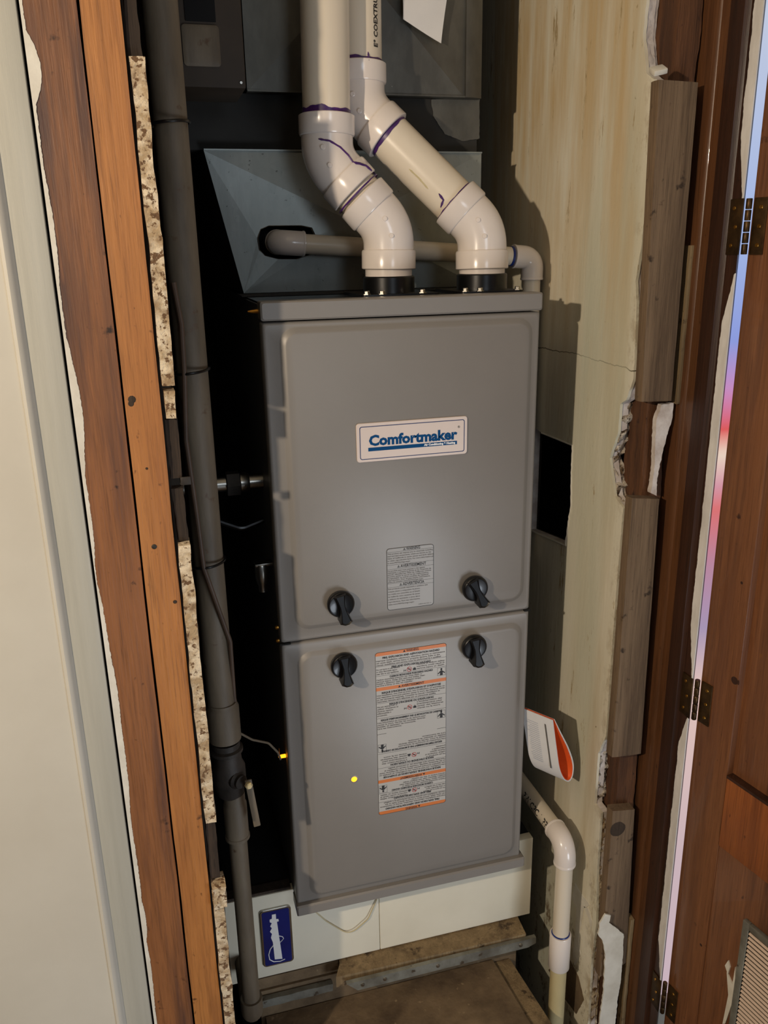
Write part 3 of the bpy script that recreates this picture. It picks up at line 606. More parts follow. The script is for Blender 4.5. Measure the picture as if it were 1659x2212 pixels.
# door latches (knobs)
def knob(px, py, rot):
    p = at(px, py, 1, -.018); x, z = p.x, p.z
    k = obj('knob', MB().lathe((x, YF, z), (0, -1, 0), [(.0150, 0), (.0165, .002), (.0182, .004), (.0188, .008), (.0182, .0105), (.0165, .0122), (.0150, .0116), (0, .0112)], 32), M['black'], fn, 'round black latch knob')
    R_ = Matrix.Translation((x, YF, z)) @ Matrix.Rotation(rot, 4, 'Y')
    out = [(-.0080, .0155), (.0085, .0155), (.0060, .008), (.0042, .001), (.0045, -.006), (.0064, -.0135), (.0085, -.0215), (.0030, -.0240), (-.0035, -.0240), (-.0085, -.0215), (-.0062, -.0135), (-.0044, -.006), (-.0042, .001), (-.0058, .008)]
    L = [[(a, -.004, b) for a, b in out], [(a, -.0190+b*.22, b) for a, b in out], [(a*.80, -.0215+b*.24, b*.95) for a, b in out], [(a*.62, -.0200+b*.24, b*.90) for a, b in out]]
    obj('grip', MB().loops(L).xf(R_), M['black'], k, smooth=.5)
    for s_ in (-1, 1):
        arc = [(s_*(.0072-.0022*math.sin(math.pi*i/8)), -.0120, .0135-.030*i/8) for i in range(9)]
        obj('ridge', MB().tube(arc, .0006, 8).xf(R_), M['black'], k)
knob(738, 1308, -.18); knob(1029, 1274, -.42); knob(745, 1441, -.06); knob(1027, 1401, -.08)
# sight port with amber light in the lower door
p = at(765, 1683, 1, YF)
sp_ = obj('sight_port', MB().lathe((p.x, YF+.0002, p.z), (0, -1, 0), [(.0062, 0), (.0062, .0004), (.0052, .0006)], 20), M['furnace'], fn)
obj('indicator_light', MB().lathe((p.x, YF-.0003, p.z), (0, -1, 0), [(.0044, 0), (.0040, .0006), (0, .0008)], 16), M['amber'], sp_, 'glowing amber indicator')
# collars on top
VA = (.187, .100); VB = (.3195, .098)
for cx, cy in (VA, VB):
    c = obj('vent_collar', MB().lathe((cx, cy, .8866), (0, 0, 1), [(.041, 0), (.041, .003), (.0345, .004), (.0345, .023), (.0330, .0245), (.0, .0245)], 32), M['rubber'], fn, 'black rubber vent collar')
    obj('collar_flange', MB().loops([[(x, y, z) for x, y in rr(cx-.052, cx+.052 if cx < .3 else .357, cy-.06, cy+.05, .006)] for z in (.8866, .8905)]), M['rubber'], c)
    for dx, dy in ((-.044, -.052), (.030, -.052), (-.025, -.056)):
        obj('hex_bolt', MB().lathe((cx+dx, cy+dy, .8905), (0, 0, 1), [(.0055, 0), (.0055, .0008), (.0036, .0009), (.0036, .0040), (.003, .0046)], 6), M['steel'], c)
for px, py in ((600, 1355), (604, 1383)):
    p = at(px, py, 1, .012); obj('side_screw', MB().lathe((-.0002, p.y, p.z), (-1, 0, 0), [(.0028, 0), (.0028, .003), (.0018, .0045)], 8), M['brass'], fn)
obj('side_screw', MB().lathe((.0015, .02, .877), (-1, 0, 0), [(.003, 0), (.003, .003), (.002, .010), (.001, .014)], 8), M['brass'], fn)
# gas union and strain relief on the left side
gp = thing('gas_pipe', (-.05, .06, .62), 'short galvanised gas pipe with hex union entering the furnace side', 'pipe')
gy_, gz_ = .10, .645
obj('pipe', MB().tube([(-.110, gy_, gz_), (.0018, gy_, gz_)], .0105, 16), M['steel'], gp)
obj('hex_union', MB().lathe((-.048, gy_, gz_), (1, 0, 0), [(.0150, 0), (.0172, .001), (.0172, .018), (.0150, .019)], 6), M['iron'], gp)
obj('union_ring', MB().lathe((-.0285, gy_, gz_), (1, 0, 0), [(.0135, 0), (.0135, .008), (.0115, .012)], 20), M['steel'], gp)
bt = thing('conduit_connector', (-.008, .06, .52), 'small metal conduit connector on the furnace side', 'electrical fitting')
obj('connector_body', MB().lathe((-.013, .05, .543), (0, 0, -1), [(.0085, 0), (.0095, .002), (.0095, .020), (.0075, .028), (.006, .032), (.006, .040)], 16), M['steel'], bt)
obj('connector_nut', MB().box(-.022, .0018, .043, .060, .541, .5445, .0006), M['steel'], bt)
obj('black_cable', MB().tube(arc_path([(-.085, .11, .62), (-.062, .11, .59), (-.03, .11, .575), (.0015, .11, .585)], .02), .0042, 10), M['rubber'], None, 'black cable looping into the furnace side below the gas union', 'cable')

# ---------------------------------------------------------------- old white base cabinet and platforms
bs = thing('base_cabinet', (.15, .4, -.165), 'old white enamelled metal cabinet under the furnace with a blue badge', 'cabinet')
obj('body', MB().box(-.103, .408, .066, .74, -.159, -.0015), M['void'], bs)  # painted black so its top reads as unlit void beside the furnace
obj('front_panel', MB().box(-.1035, .1395, .050, .0655, -.1595, .0185 - .020, .0012), M['base'], bs)
obj('front_panel', MB().box(.1402, .4095, .050, .0655, -.1595, .0185 - .020, .0012), M['base'], bs)
obj('top_edge', MB().box(-.100, -.001, .052, .070, -.0012, .0035), M['lath_dark'], bs)
bd = obj('badge', MB().loops([[(x, y, z) for x, z in rr(-.0525, -.0035, -.1370, -.0270, .006)] for y in (.0502, .0470)]+[[(x, .0462, z) for x, z in rr(-.0515, -.0045, -.1360, -.0280, .005)], [(x, .0462, z) for x, z in rr(-.0495, -.0065, -.1340, -.0300, .004)]]), M['steel'], bs, 'chrome-rimmed blue badge')
obj('badge_field', MB().prism([rr(-.0493, -.0067, -.1338, -.0302, .003)], 1, .0458, .0464), M['badge'], bd)
fig = [(-.034, -.124), (-.022, -.126), (-.0235, -.100), (-.025, -.078), (-.0260, -.060), (-.0265, -.052), (-.0235, -.0515), (-.024, -.047), (-.0275, -.0465), (-.0275, -.0365), (-.0335, -.0365), (-.034, -.044), (-.0375, -.045), (-.0375, -.050), (-.0345, -.052), (-.0375, -.058), (-.0350, -.062), (-.0385, -.068), (-.0355, -.073), (-.0375, -.080), (-.0350, -.090)]
obj('badge_emblem', MB().prism([fig], 1, .0453, .0457).tube(arc_path([(-.026, -.078, 0), (-.017, -.083, 0), (-.024, -.094, 0)], .006) and [(-.025, .0455, -.080), (-.0195, .0455, -.083), (-.0180, .0455, -.087), (-.0215, .0455, -.091), (-.024, .0455, -.093)], .0006, 6)
    .tube([(-.035, .0455, -.096), (-.0400, .0455, -.102), (-.0430, .0455, -.112), (-.0420, .0455, -.122), (-.036, .0455, -.128), (-.026, .0455, -.130), (-.018, .0455, -.128)], .0008, 6), M['white_ink'], bd)
obj('drooping_wire', MB().tube(arc_path([at(668, 1958, 1, .048), at(705, 1990, 1, .046), at(755, 2020, 1, .046), at(795, 1985, 1, .046), at(816, 1938, 1, .048)], .02, 8), .0009, 8), M['pvc_old'], None, 'thin cream wire drooping over the white base cabinet front', 'wire')
bo = thing('plywood_board', (.15, .2, -.2), 'dusty plywood board under the white base cabinet', 'board')
YB = .015
a_, b_ = at(730, 2108, 2, -.165), at(1137, 2012, 2, -.165)
obj('board', MB().prism([[(.070, .045), (.058, YB+.004), (.385, YB-.002), (.388, .06), (.388, .70), (.070, .70)]], 2, -.182, -.1615), M['board'], bo)
obj('board_extension', MB().box(-.080, .069, .052, .70, -.184, -.163), M['dirt'], bo)
an = obj('metal_angle', MB().prism([[(.072, -.1655), (.400, -.1655), (.400, -.1780), (.386, -.1830), (.090, -.1835)]], 1, YB-.010, YB-.003), M['angle'], None, 'dull galvanised angle strip along the plywood front edge', 'metal strip')
for x in (.098, .135, .225, .372): obj('screw', MB().lathe((x, YB-.010, -.174), (0, -1, 0), [(.0035, 0), (.003, .0012), (0, .0016)], 10), M['steel'], an)
obj('metal_angle', rough_strip((-.206, -.192), lambda z: -.06, lambda z: .055, .036, .046, .0012, .003, 14, 44, 60), M['angle'], None, 'dirty metal strip under the left part of the base', 'metal strip')
obj('riser_block', MB().box(-.062, .385, .048, .68, -.300, -.1845), M['dirt'], None, 'dark brown wooden riser beneath the plywood board', 'wooden block')
obj('platform', MB().prism([[(-.055, .046), (.340, .046), (.350, -.10), (.352, -.30), (-.055, -.30)]], 2, -.45, -.236), M['dirt'], None, 'dirty brown wooden platform at the bottom of the closet', 'platform')
obj('platform_edge_board', MB().prism([[(.3405, .046), (.372, .046), (.385, -.10), (.388, -.30), (.3525, -.30), (.3505, -.10)]], 2, -.45, -.243), M['board'], None, 'dark narrow board along the right side of the dirty platform', 'wooden board')
obj('pedestal', MB().box(-.09, .395, .10, .70, -.45, -.3005), M['void'], None, 'dark block under the wooden riser', 'wooden block')

# ---------------------------------------------------------------- plenum, duct, box
def crossbreak(x0, x1, z0, z1, y, d, hole_=None, tl=None, n=1):
    """sheet front with a shallow pyramid cross-break; optional hole"""
    q = [Vector((tl[0] if tl else x0, z1)), Vector((tl[1] if tl else x0, z0)), Vector((x1, z0)), Vector((x1, z1)), Vector(((x0+x1)/2, (z0+z1)/2))]
    ed = [(0, 1), (1, 2), (2, 3), (3, 0), (0, 4), (1, 4), (2, 4), (3, 4)]; k = 5
    if hole_:
        q += [Vector(h) for h in hole_]; m = len(hole_); ed += [(k+i, k+(i+1) % m) for i in range(m)]
    V, _, F, *_r = geometry.delaunay_2d_cdt(q, ed, [], 0, 1e-6)
    def inside(p, poly):
        c = False; j = len(poly)-1
        for i in range(len(poly)):
            if (poly[i][1] > p[1]) != (poly[j][1] > p[1]) and p[0] < (poly[j][0]-poly[i][0])*(p[1]-poly[i][1])/(poly[j][1]-poly[i][1])+poly[i][0]: c = not c
            j = i
        return c
    cx, cz = q[4]
    def yy(p):
        u = min(1, max(abs(p[0]-cx)/((x1-x0)/2), abs(p[1]-cz)/((z1-z0)/2))); return y-d*(1-u)
    fs = []
    for f in F:
        c = (V[f[0]]+V[f[1]]+V[f[2]])/3
        if hole_ and inside(c, hole_): continue
        fs.append(f)
    return MB().add([(p.x, yy(p), p.y) for p in V], fs)
YP = .222
TL = at(440, 325, 1, YP); BL = at(527, 636, 1, YP); TR = at(1040, 322, 1, YP)
ov = [at(x, y, 1, YP-.003) for x, y in ((556, 515), (562, 495), (580, 487), (650, 487), (672, 492), (680, 510), (672, 550), (640, 560), (600, 560), (572, 553), (560, 540))]
hl = [(p.x, p.z) for p in ov]
pl = thing('coil_plenum', (.17, .4, .887), 'galvanised tapered plenum box on the furnace top with an oval hole', 'duct')
obj('front_sheet', crossbreak(TL.x, TR.x, .889, TL.z, YP, .015, hl, (TL.x, BL.x)), M['galv'], pl, smooth=0)
obj('side_sheet', MB().add([(TL.x, YP, TL.z), (BL.x, YP, .889), (BL.x+.002, .68, .889), (TL.x, .68, TL.z)], [(0, 1, 2, 3)]), M['duct'], pl, smooth=0)
obj('side_sheet', MB().add([(TR.x, YP, TL.z), (TR.x, YP, .889), (TR.x, .68, .889), (TR.x, .68, TL.z)], [(0, 1, 2, 3)]), M['duct'], pl, smooth=0)
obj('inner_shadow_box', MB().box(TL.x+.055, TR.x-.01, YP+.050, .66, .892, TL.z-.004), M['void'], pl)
obj('base_flange', MB().box(-.003, .360, YP-.060, YP-.002, .8870, .8885), M['duct_dark'], pl)
obj('top_flange', MB().box(TL.x, TR.x, YP-.003, .68, TL.z, TL.z+.002), M['galv'], pl)
obj('hole_rim', MB().tube([Vector((x, YP-.004, z)) for x, z in hl]+[Vector((hl[0][0], YP-.004, hl[0][1]))], .0012, 8), M['steel'], pl)
dk = thing('coil_cabinet', (.17, .4, TL.z+.0021), 'dark recessed duct section between the tapered plenum and the upper duct', 'duct')
ZD = at(780, 205, 1, YP).z
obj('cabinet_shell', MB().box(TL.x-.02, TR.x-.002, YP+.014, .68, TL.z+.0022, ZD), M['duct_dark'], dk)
patch([(930, 215), (1035, 210), (1035, 300), (1000, 305), (960, 290), (935, 250)], 1, YP+.0138, .0015, 'duct', dk, 'mastic_smear', label='grey mastic smear')
ud = thing('supply_duct', (.19, .4, ZD), 'upright dusty galvanised supply duct above the plenum behind the white pipes', 'duct')
xl, xr = at(528, 100, 1, YP).x, at(1005, 100, 1, YP).x
obj('front_sheet', crossbreak(xl, xr, ZD, ZD+.30, YP, .016), M['duct'], ud, smooth=0)
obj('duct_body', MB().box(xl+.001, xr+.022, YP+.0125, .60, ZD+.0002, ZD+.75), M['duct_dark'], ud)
obj('corner_flange', MB().prism([[(xr, YP-.004), (xr+.012, YP-.004), (xr+.026, YP+.002), (xr+.026, YP+.012), (xr, YP+.012)]], 2, ZD+.0002, ZD+.75), M['duct'], ud)
obj('bottom_flange', MB().box(xl, xr, YP-.003, YP+.012, ZD+.0001, ZD+.0021), M['duct'], ud)
tg = MB(); P4 = [at(868, -30, 1, .205), at(968, -30, 1, .205), at(955, 92, 1, .200), at(870, 42, 1, .200)]
L = []
for i in range(9):
    t_ = i/8; a, b = P4[0].lerp(P4[3], t_), P4[1].lerp(P4[2], t_)
    L.append([a.lerp(b, j/6)+Vector((0, -.004*math.sin(t_*2.6+j*.4), 0)) for j in range(7)])
for dy in (0,):
    vs = [p for r_ in L for p in r_]; fs = [(r_*7+c, r_*7+c+1, r_*7+c+8, r_*7+c+7) for r_ in range(8) for c in range(6)]
    tg.add(vs, fs).add([p+Vector((0, .0006, 0)) for p in vs], [tuple(reversed(f)) for f in fs])
obj('paper_tag', tg, M['paper'], None, 'crumpled white paper taped on the upper duct', 'paper')
eb = thing('control_box', (-.03, .08, 1.12), 'dark brown metal box with pale square plate hanging at upper left', 'electrical box')
obj('box_body', MB().box(-.080, .0065, .052, .150, 1.124, 1.50, .002), M['box'], eb)
p0, p1 = at(398, 142, 1, .05), at(472, 55, 1, .05)
obj('cover_plate', MB().loops([[(x, y, z) for x, z in rr(p0.x, p1.x, p0.z, p1.z, .004)] for y in (.0525, .0500)]+[[(x, .0485, z) for x, z in rr(p0.x+.003, p1.x-.003, p0.z+.003, p1.z-.003, .003)]]), M['pipe_old'], eb, 'pale square cover plate')
p0, p1 = at(400, 44, 1, .05), at(462, -20, 1, .05)
obj('black_socket', MB().box(p0.x, p1.x, .0500, .0525, p0.z, p1.z, .0008), M['void'], eb)
obj('screw', MB().lathe((.001, .0518, 1.130), (0, -1, 0), [(.002, 0), (.0015, .001), (0, .001)], 8), M['steel'], eb)

# ---------------------------------------------------------------- white vent pipes
RP, RH = .0302, .0358
def vent(name, P, label, lens, purple):
    P = [Vector(p) for p in P]; th = thing(name, P[-1], label, 'vent pipe', 'white vent pipes above the furnace')
    trims = []
    # elbows at P[1], P[2]
    E_ = []
    for i in (1, 2):
        a = (P[i-1]-P[i]).normalized(); b = (P[i+1]-P[i]).normalized(); ha = .030; hb = .030; hl_ = .022
        pts = arc_path([P[i]+a*(ha+.004), P[i], P[i]+b*(hb+.004)], .055, 12)
        e = obj('elbow', MB().tube(pts, RP+.0030, 28, False), M['pvc'], th, 'white forty-five degree elbow')
        for d, h in ((a, ha), (b, hb)):
            o_ = P[i]+d*h
            obj('hub', MB().lathe(o_, d, [(RP, -.004), (RH-.001, -.002), (RH, .0), (RH, hl_-.001), (RH-.0012, hl_), (RP+.0003, hl_), (RP+.0003, hl_-.004)], 40), M['pvc'], e)
        up = (a+b).normalized(); side = a.cross(b).normalized()
        n1 = side if side.y < 0 else -side
        for dd in (a, b):
            c = P[i]+dd*.012-up*.004; obj('ejector_pad', MB().lathe(c+n1*(RP+.002), n1, [(.0032, 0), (.0032, .0014), (.0026, .0018)], 12), M['pvc'], e)
        E_.append((e, P[i]+a*(ha+hl_), P[i]+b*(hb+hl_)))
    obj('pipe', MB().tube([P[0], E_[0][1]], RP, 36), M['pvc_pipe'], th)
    if (E_[0][2]-P[2]).length > (E_[1][1]-P[2]).length: obj('pipe', MB().tube([E_[0][2], E_[1][1]], RP, 36), M['pvc_pipe'], th)
    return th, E_, P
def inv(px, py, y): return at(px, py, 1, y)
A = vent('vent_pipe', [inv(698, -160, .128), inv(707, 345, .122), Vector((VA[0]+.001, .100, inv(843, 492, .1).z)), Vector((VA[0], .100, .912))],
         'left white vent pipe with two elbows close together', None, None)
Bv = vent('vent_pipe', [inv(770, -160, .172), inv(777, 232, .168), Vector((VB[0], .100, inv(1045, 495, .1).z)), Vector((VB[0], .098, .912))],
          'right white vent pipe with a long slanted length between its elbows', None, None)
def bottom(v):
    th, E_, P = v; e = E_[1][0]
    z1 = E_[1][2].z
    obj('pipe_stub', MB().tube([(P[3].x, P[3].y, .9112), (P[3].x, P[3].y, z1+.002)], RP+.001, 32), M['pvc'], th)
bottom(A); bottom(Bv)
def ring(th, c, d, r, w0, seed, frac=1.0, start=0):
    c = Vector(c); d = Vector(d).normalized(); a = Vector((0, -1, 0)); u = (a-d*a.dot(d)).normalized(); w = d.cross(u); n = 48
    mb = MB(); L0, L1 = [], []
    for k in range(n+1):
        t_ = start+(k/n)*2*math.pi*frac; q = u*math.cos(t_)+w*math.sin(t_)
        hh = w0*(1+.7*nz((math.cos(t_)*2, math.sin(t_)*2, seed), 1.3))
        L0.append(c+q*(r+.0006)); L1.append(c+q*(r+.0006)+d*hh)
    m_ = len(L0); mb.add(L0+L1+[c+(p-c)*.985 for p in L0]+[p-(p-c-d*(p-c).dot(d))*.012 for p in L1],
        [(i, i+1, m_+i+1, m_+i) for i in range(m_-1)]+[(m_+i, m_+i+1, 3*m_+i+1, 3*m_+i) for i in range(m_-1)])
    obj('primer_stain', mb, M['primer'], th, 'purple primer stain')
for v, hs in ((A, (.006, .0022)), (Bv, (.0035, .004))):
    th, E_, P = v
    ring(th, E_[0][1], P[0]-P[1], RP, hs[0], 1)
    if v is Bv:
        ring(th, E_[0][2], P[2]-P[1], RP, hs[1], 2); ring(th, E_[1][1], P[1]-P[2], RP, .0018, 3)
    else: ring(th, (E_[0][2]+E_[1][1])/2-(P[2]-P[1]).normalized()*.0009, P[2]-P[1], RP+.0035, .0018, 2)
# strokes of primer laid on the real surfaces
def bvh_of(th):
    V, F = [], []
    def rec(o):
        if o.type == 'MESH':
            n = len(V); V.extend([v.co+BASE[o] if o in BASE else v.co for v in o.data.vertices]); F.extend([[i+n for i in p.vertices] for p in o.data.polygons])
        for c in o.children: rec(c)
    for c in th.children: rec(c)
    return BVHTree.FromPolygons(V, F)
def stroke(th, pxs, w, m='primer', name='primer_stain', label='purple primer streak', parent=None):
    # BASE of a child equals its parent's, so vertex+BASE is in furnace coordinates
    bv = bvh_of(th); pts = []
    P = [Vector((x, y, 0)) for x, y in pxs]; q = []
    for a, b in zip(P, P[1:]):
        k = max(2, int((b-a).length/6)); q += [a.lerp(b, i/k) for i in range(k)]
    q.append(P[-1])
    for p in q:
        d = (CF+CR*((p.x-W/2)/FPX)-CU*((p.y-H/2)/FPX)).normalized(); h = bv.ray_cast(CAM, d)
        if h[0]: pts.append(h[0]+h[1]*.0001)
    if len(pts) > 1:
        obj(name, MB().tube(pts, [w*(1+.4*nz((i*.7, 0, 0), 1)) if 0 < i < len(pts)-1 else w*.4 for i in range(len(pts))], 8), M[m], parent or th, label)
stroke(A[0], [(688, 300), (712, 304), (735, 318), (752, 335), (762, 350), (785, 354)], .0012)
stroke(A[0], [(762, 350), (790, 358), (812, 378)], .0016)
stroke(Bv[0], [(795, 112), (797, 130)], .0012)
stroke(Bv[0], [(948, 418), (958, 432), (952, 448)], .0016)
stroke(Bv[0], [(884, 365), (905, 385), (925, 408)], .0010, 'pvc_old', 'glue_smear', 'beige glue smear')
def wrap_text(body, size, o, d, out, r, m, parent, flip=False, label=None, name='pipe_print', width=None):
    """print wrapped on a cylinder: o start on axis, d reading direction, out = direction the print faces"""
    c = bpy.data.curves.new('t', 'FONT'); c.body = body; c.size = size; c.offset = .0003; c.resolution_u = 2; c.align_y = 'CENTER'
    ob = bpy.data.objects.new('t', c); me = bpy.data.meshes.new_from_object(ob); bpy.data.objects.remove(ob)
    bm = bmesh.new(); bm.from_mesh(me); bmesh.ops.triangulate(bm, faces=bm.faces)
    d = Vector(d).normalized(); out = Vector(out); out = (out-d*out.dot(d)).normalized(); up = out.cross(d)
    V = []
    for v in bm.verts:
        a = v.co.y/r; V.append(Vector(o)+d*v.co.x+(out*math.cos(a)+up*math.sin(a))*(r+.0003))
    F = [[v.index for v in f.verts] for f in bm.faces]; bm.free(); bpy.data.meshes.remove(me)
    obj(name, MB().add(V, F), M[m], parent, label, smooth=0)
zA = at(808, 105, 1, .15).z
wrap_text('E\u00b0 COEXTRUDED', .0098, Bv[2][1].lerp(Bv[2][0], (zA-Bv[2][1].z)/(Bv[2][0].z-Bv[2][1].z)), Bv[2][0]-Bv[2][1], (.55, -.83, 0), RP, 'ink', Bv[0])

# ---------------------------------------------------------------- condensate drain pipes
def pvc_run(name, P, R, r, label, hubs, m='pvc_pipe', me_='pvc', cat='drain pipe'):
    th = thing(name, P[-1], label, cat); P = [Vector(p) for p in P]
    for i in range(len(P)-1):
        a, b = P[i], P[i+1]; obj('pipe', MB().tube([a if i == 0 else a+(b-a).normalized()*.012, b if i == len(P)-2 else b-(b-a).normalized()*.012], r, 24), M[m], th)
    for i in range(1, len(P)-1):
        a = (P[i-1]-P[i]).normalized(); b = (P[i+1]-P[i]).normalized()
        pts = arc_path([P[i]+a*hubs, P[i], P[i]+b*hubs], R, 12)
        obj('elbow', MB().tube(pts, r+.0034, 28).lathe(P[i]+a*(hubs-.002), a, [(r+.0034, 0), (r+.0040, .001), (r+.0040, .003), (r+.0034, .0036)], 28).lathe(P[i]+b*(hubs-.002), b, [(r+.0034, 0), (r+.0040, .001), (r+.0040, .003), (r+.0034, .0036)], 28), M[me_], th)
    return th, P
q0 = at(606, 524, 1, YP-.030); q1 = at(1150, 556, 1, .192)
dp, dP = pvc_run('condensate_pipe', [(q0.x-.001, YP+.048, q0.z+.002), (q0.x, YP-.034, q0.z), (q1.x, .192, q1.z), (q1.x, .190, .45)], .019, .0133, 'upper grey-white drain pipe crossing behind the vent elbows', .031, 'pvc_pipe', 'pvc')
e_ = (dP[1]-dP[2]).normalized()
obj('primer_ring', MB().lathe(dP[2]+e_*.033, e_, [(.0136, 0), (.0142, .0005), (.0142, .0035), (.0136, .004)], 24), M['blueglue'], dp, 'blue primer ring')
# lower drain
c0 = at(1222, 1822, 1, -.045); x_ = c0.x
h0 = at(1133, 1700, 0, x_)
f1 = at(1200, 2030, 1, -.045)
f1 = Vector((x_, -.045, f1.z)); print('lower drain x', x_, c0, h0)
dl = thing('condensate_pipe', (x_, -.045, -.44), 'white drain pipe running down beside the furnace at lower right with printing', 'drain pipe')
dirb = (h0-c0).normalized()
obj('pipe', MB().tube([c0+dirb*.022, c0+dirb*.30], .0133, 24), M['pvc_pipe'], dl)
obj('elbow', MB().tube(arc_path([c0+dirb*.036, c0, c0+Vector((0, 0, -.036))], .030, 14), .0168, 28).lathe(c0+dirb*.033, dirb, [(.0168, 0), (.0174, .001), (.0174, .004), (.0166, .005)], 28).lathe(c0+Vector((0, 0, -.033)), (0, 0, -1), [(.0168, 0), (.0174, .001), (.0174, .004), (.0166, .005)], 28), M['pvc'], dl)
zc1 = at(1200, 2018, 1, -.045).z; zc0 = at(1193, 2090, 1, -.045).z
obj('pipe', MB().tube([c0+Vector((0, 0, -.03)), (x_, -.045, zc1-.005)], .0133, 24), M['pvc_pipe'], dl)
obj('coupling', MB().lathe((x_, -.045, zc0), (0, 0, 1), [(.0134, 0), (.0166, 0), (.0172, .001), (.0172, zc1-zc0-.001), (.0166, zc1-zc0), (.0134, zc1-zc0)], 28), M['pvc'], dl)
obj('primer_ring', MB().lathe((x_, -.045, zc1), (0, 0, 1), [(.0142, 0), (.0148, .0006), (.0142, .0022)], 28), M['blueglue'], dl, 'dark blue primer ring')
obj('pipe', MB().tube([(x_, -.045, zc0+.004), (x_, -.045, -.445)], .0133, 24), M['pvc_old'], dl, 'yellowed lower pipe length')
wrap_text('PW CPC 1 PPI', .0150, c0+dirb*.128, -dirb, (-.8, -.45, .25), .0133, 'ink', dl)

# booklet tucked between furnace and wall
bk = thing('manual_booklet', (.40, -.01, .15), 'folded white manual with orange inside pages tucked beside the furnace', 'booklet')
O1 = at(1212, 1702, 1, -.030)                 # bottom of the fold, near end
top = at(1193, 1556, 1, -.030)
axis = Vector((-.57, .82, .03)).normalized(); upv = (top-O1); hgt = upv.length; upv.normalize()
sidev = Vector((.82, .35, 0)).normalized()
def leafs(off, inset, Lg):
    out = []
    # teardrop: up the left leaf, around the fold at the bottom, back up the right leaf
    ctl = [(0.0+off, 1-inset), (.000+off, .55), (.001+off, .28), (.008+off*.9, .10+off*2), (.020, .02+off*8), (.030-off*.6, .08+off*3), (.0345-off, .25), (.028-off, .50), (.015-off*.8, .78), (.004-off*.2+.001, 1-inset)]
    n = len(ctl)
    for k in range(n-1):
        for s in range(5):
            t_ = s/5; p0 = ctl[max(k-1, 0)]; p1 = ctl[k]; p2 = ctl[k+1]; p3 = ctl[min(k+2, n-1)]
            f = lambda a, b, c, d: .5*((2*b)+(-a+c)*t_+(2*a-5*b+4*c-d)*t_*t_+(-a+3*b-3*c+d)*t_**3)
            out.append((f(p0[0], p1[0], p2[0], p3[0]), f(p0[1], p1[1], p2[1], p3[1])))
    out.append(ctl[-1]); return out
def pages(name, off, inset, th_, m, Lg=.052, a0=0):
    c1 = leafs(off, inset, Lg); c2 = leafs(off+th_, inset, Lg)
    ring_ = c1+c2[::-1]
    mk = lambda s: [O1+sidev*(u_)+upv*(v_*hgt)+axis*s for u_, v_ in ring_]
    n = len(ring_); mb = MB(); mb.add(mk(a0)+mk(Lg), [(i, (i+1) % n, (i+1) % n+n, i+n) for i in range(n)])
    h = len(c1)
    for b_ in (0, n): mb.f += [(b_+i, b_+i+1, b_+n-2-i, b_+n-1-i) for i in range(h-1)]
    return obj(name, mb, M[m], bk, smooth=.9)
cov = pages('cover', 0, 0, .0014, 'paper'); pages('inner_page', .0016, .006, .0006, 'paper', a0=.0004)
pages('orange_page', .0024, .0, .0008, 'orange', a0=.0006); pages('orange_page', .0036, .03, .0006, 'orange', a0=.0016)
pr_ = MB()
for i in range(20):
    v_ = .86-.030*i; pr_.add([O1+sidev*(-.0004)+upv*((v_+dz)*hgt)+axis*s for s, dz in ((.026, 0), (.044+.006*nz((i, 0, 0), .7), 0), (.044+.006*nz((i, 0, 0), .7), .006), (.026, .006))], [(0, 1, 2, 3)])
obj('cover_print', pr_, M['print'], bk, 'faint rows of printing', kind='stuff', smooth=0)
obj('cover_stripe', MB().add([O1+sidev*(-.0004)+upv*(v_*hgt)+axis*s for s, v_ in ((.012, .25), (.0145, .25), (.0145, .90), (.012, .90))], [(0, 1, 2, 3)]), M['ink_soft'], bk, 'grey stripe', smooth=0)

# ---------------------------------------------------------------- old steel pipe at left, valve, cables
XP, YPp = -.0865, -.055
op = thing('steel_gas_pipe', (XP, YPp, -.12), 'old dull upright steel pipe with couplings and valve at left of the furnace', 'pipe')
def zz_(py, px=460): return at(px, py, 1, YPp-.016).z
zt = [zz_(1560, 478), zz_(1612, 480), zz_(1640, 483), zz_(1735, 490), zz_(1755, 492), zz_(1830, 495), zz_(2050, 505)]
obj('pipe', MB().tube([(XP, YPp, 1.5), (XP, YPp, zt[0])], .0172, 28), M['pipe_old'], op)
obj('coupling', MB().lathe((XP+.001, YPp, zt[1]), (0, 0, 1), [(.0172, 0), (.0205, .001), (.0205, zt[0]-zt[1]+.012), (.0185, zt[0]-zt[1]+.016), (.0185, zt[0]-zt[1]+.020)], 28), M['pipe_old'], op)
obj('flange_ring', MB().lathe((XP+.001, YPp, zt[2]), (0, 0, 1), [(.019, 0), (.0215, .002), (.0215, .006), (.018, .008), (.018, .016)], 28), M['iron'], op)
vb = obj('valve_body', MB().lathe((XP+.002, YPp, zt[3]), (0, 0, 1), [(.013, 0), (.017, .004), (.019, .016), (.0215, .026), (.0215, .044), (.018, .052), (.017, zt[2]-zt[3])], 24).lathe((XP+.006, YPp-.010, (zt[2]+zt[3])/2), (.55, -.83, 0), [(.012, 0), (.012, .010), (.009, .013), (.009, .017)], 18), M['iron'], op, 'black iron gas valve')
hx, hz_ = XP+.020, (zt[2]+zt[3])/2
hb = MB().box(-.0045, .0045, -.0015, .0015, -.066, .006, .001).xf(Matrix.Translation((hx+.004, YPp-.030, hz_)) @ Matrix.Rotation(-.10, 4, 'Y'))
obj('valve_handle', hb, M['pipe_old'], vb, 'pale flat valve lever'); obj('handle_nut', MB().lathe((hx+.003, YPp-.0315, hz_), (.25, -1, 0), [(.005, 0), (.005, .004), (.003, .006)], 6), M['pvc_old'], vb)
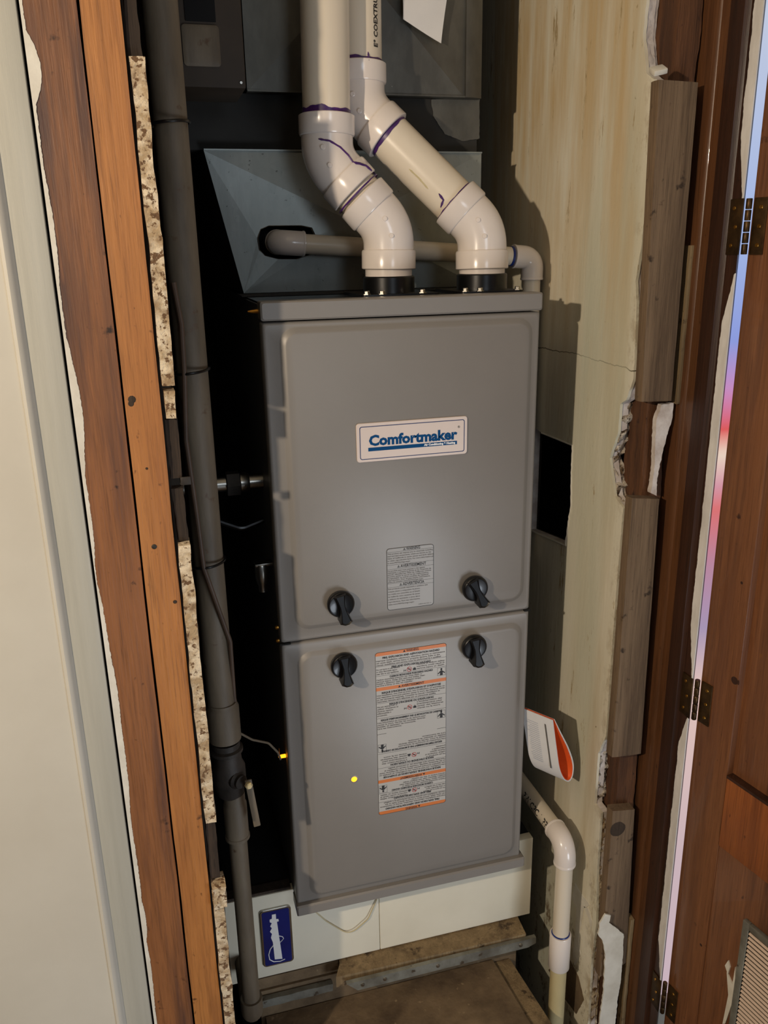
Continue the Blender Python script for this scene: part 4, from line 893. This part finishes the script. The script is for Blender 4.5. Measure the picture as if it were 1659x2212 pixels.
obj('coupling', MB().lathe((XP+.006, YPp, zt[5]), (0, 0, 1), [(.0135, 0), (.0165, .001), (.0165, .005), (.0155, .006), (.0155, zt[4]-zt[5]), (.0140, zt[4]-zt[5]+.003), (.0140, zt[3]-zt[5]+.003)], 24), M['pipe_old'], op)
obj('pipe', MB().tube([(XP+.006, YPp, zt[5]+.004), (XP+.006, YPp, -.085)], .0122, 22), M['pipe_old'], op)
obj('elbow', MB().tube(arc_path([(XP+.006, YPp, -.080), (XP+.006, YPp, -.115), (XP+.006, .049, -.118)], .022, 8), .0155, 20), M['pipe_old'], op)
# conduit behind
obj('thin_conduit', MB().tube([(XP-.0135, YPp+.026, 1.5), (XP-.0135, YPp+.026, .42)], .0065, 14), M['cable'], None, 'thin dark conduit strapped behind the upright steel pipe', 'conduit')
cab = [(.398, 560, -.078), (.40, 700, -.078)]
pc = [at(375, 610, 1, -.076), at(392, 700, 1, -.076), at(398, 800, 1, -.077), at(402, 950, 1, -.077), at(425, 1110, 1, -.077), at(440, 1225, 1, -.078), at(470, 1310, 1, -.078), at(497, 1385, 1, -.070), at(503, 1470, 1, -.062), at(509, 1550, 1, -.058), at(512, 1578, 1, -.050)]
obj('brown_cable', MB().tube(arc_path(pc, .02, 4), .0028, 10), M['cable'], None, 'brown cable strapped along the upright steel pipe', 'cable')
for py, px in ((263, 365), (805, 412), (1222, 446)):
    z = at(px, py, 1, YPp-.017).z; d = Vector((.10, 0, 1)).normalized()
    ring_pts = [Vector((XP-.002+.0208*math.cos(a), YPp-.002+.0225*math.sin(a), z+.002*math.cos(a))) for a in [i*2*math.pi/32 for i in range(33)]]
    t1 = obj('cable_tie', MB().tube(ring_pts, .0016, 8), M['rubber'], None, {263: 'black cable tie round the steel pipe near the top', 805: 'black cable tie round the steel pipe beside the furnace top half', 1222: 'black cable tie round the steel pipe level with the latch knobs'}[py], 'cable tie', 'cable ties on the steel pipe')
w_ = [at(517, 1583, 1, -.02), at(545, 1598, 1, -.01), at(580, 1605, 1, 0), at(600, 1625, 1, .01), at(606, 1640, 1, .02)]
obj('grey_wire', MB().tube(arc_path(w_, .02, 5), .0016, 8), M['pipe_old'], None, 'thin grey wire reaching across the dark gap to the furnace side', 'wire')
p = at(612, 1635, 1, .018)
pl_ = thing('glint_clamp', (p.x, p.y, p.z), 'small brass clamp on the furnace left side with an added amber glow', 'clamp')  # brass clamp catching light; its glint is put in as an emitting tip
obj('lens', MB().lathe((-.0145, .02, p.z), (1, 0, 0), [(0.0005, .004), (.0018, .005), (.0026, .008), (.0026, .0145)], 12), M['amber'], pl_)
obj('stem', MB().tube([(-.009, .02, p.z+.002), (-.009, .02, p.z+.014)], .0007, 6), M['brass'], pl_)
# clip between lath pieces
cl = at(392, 1042, 1, -.128)
obj('pipe_strap', MB().box(cl.x-.001, cl.x+.010, -.130, -.1275, cl.z-.003, cl.z+.006, .0008), M['iron'], None, 'small metal pipe strap on the dark lath at left', 'pipe strap')
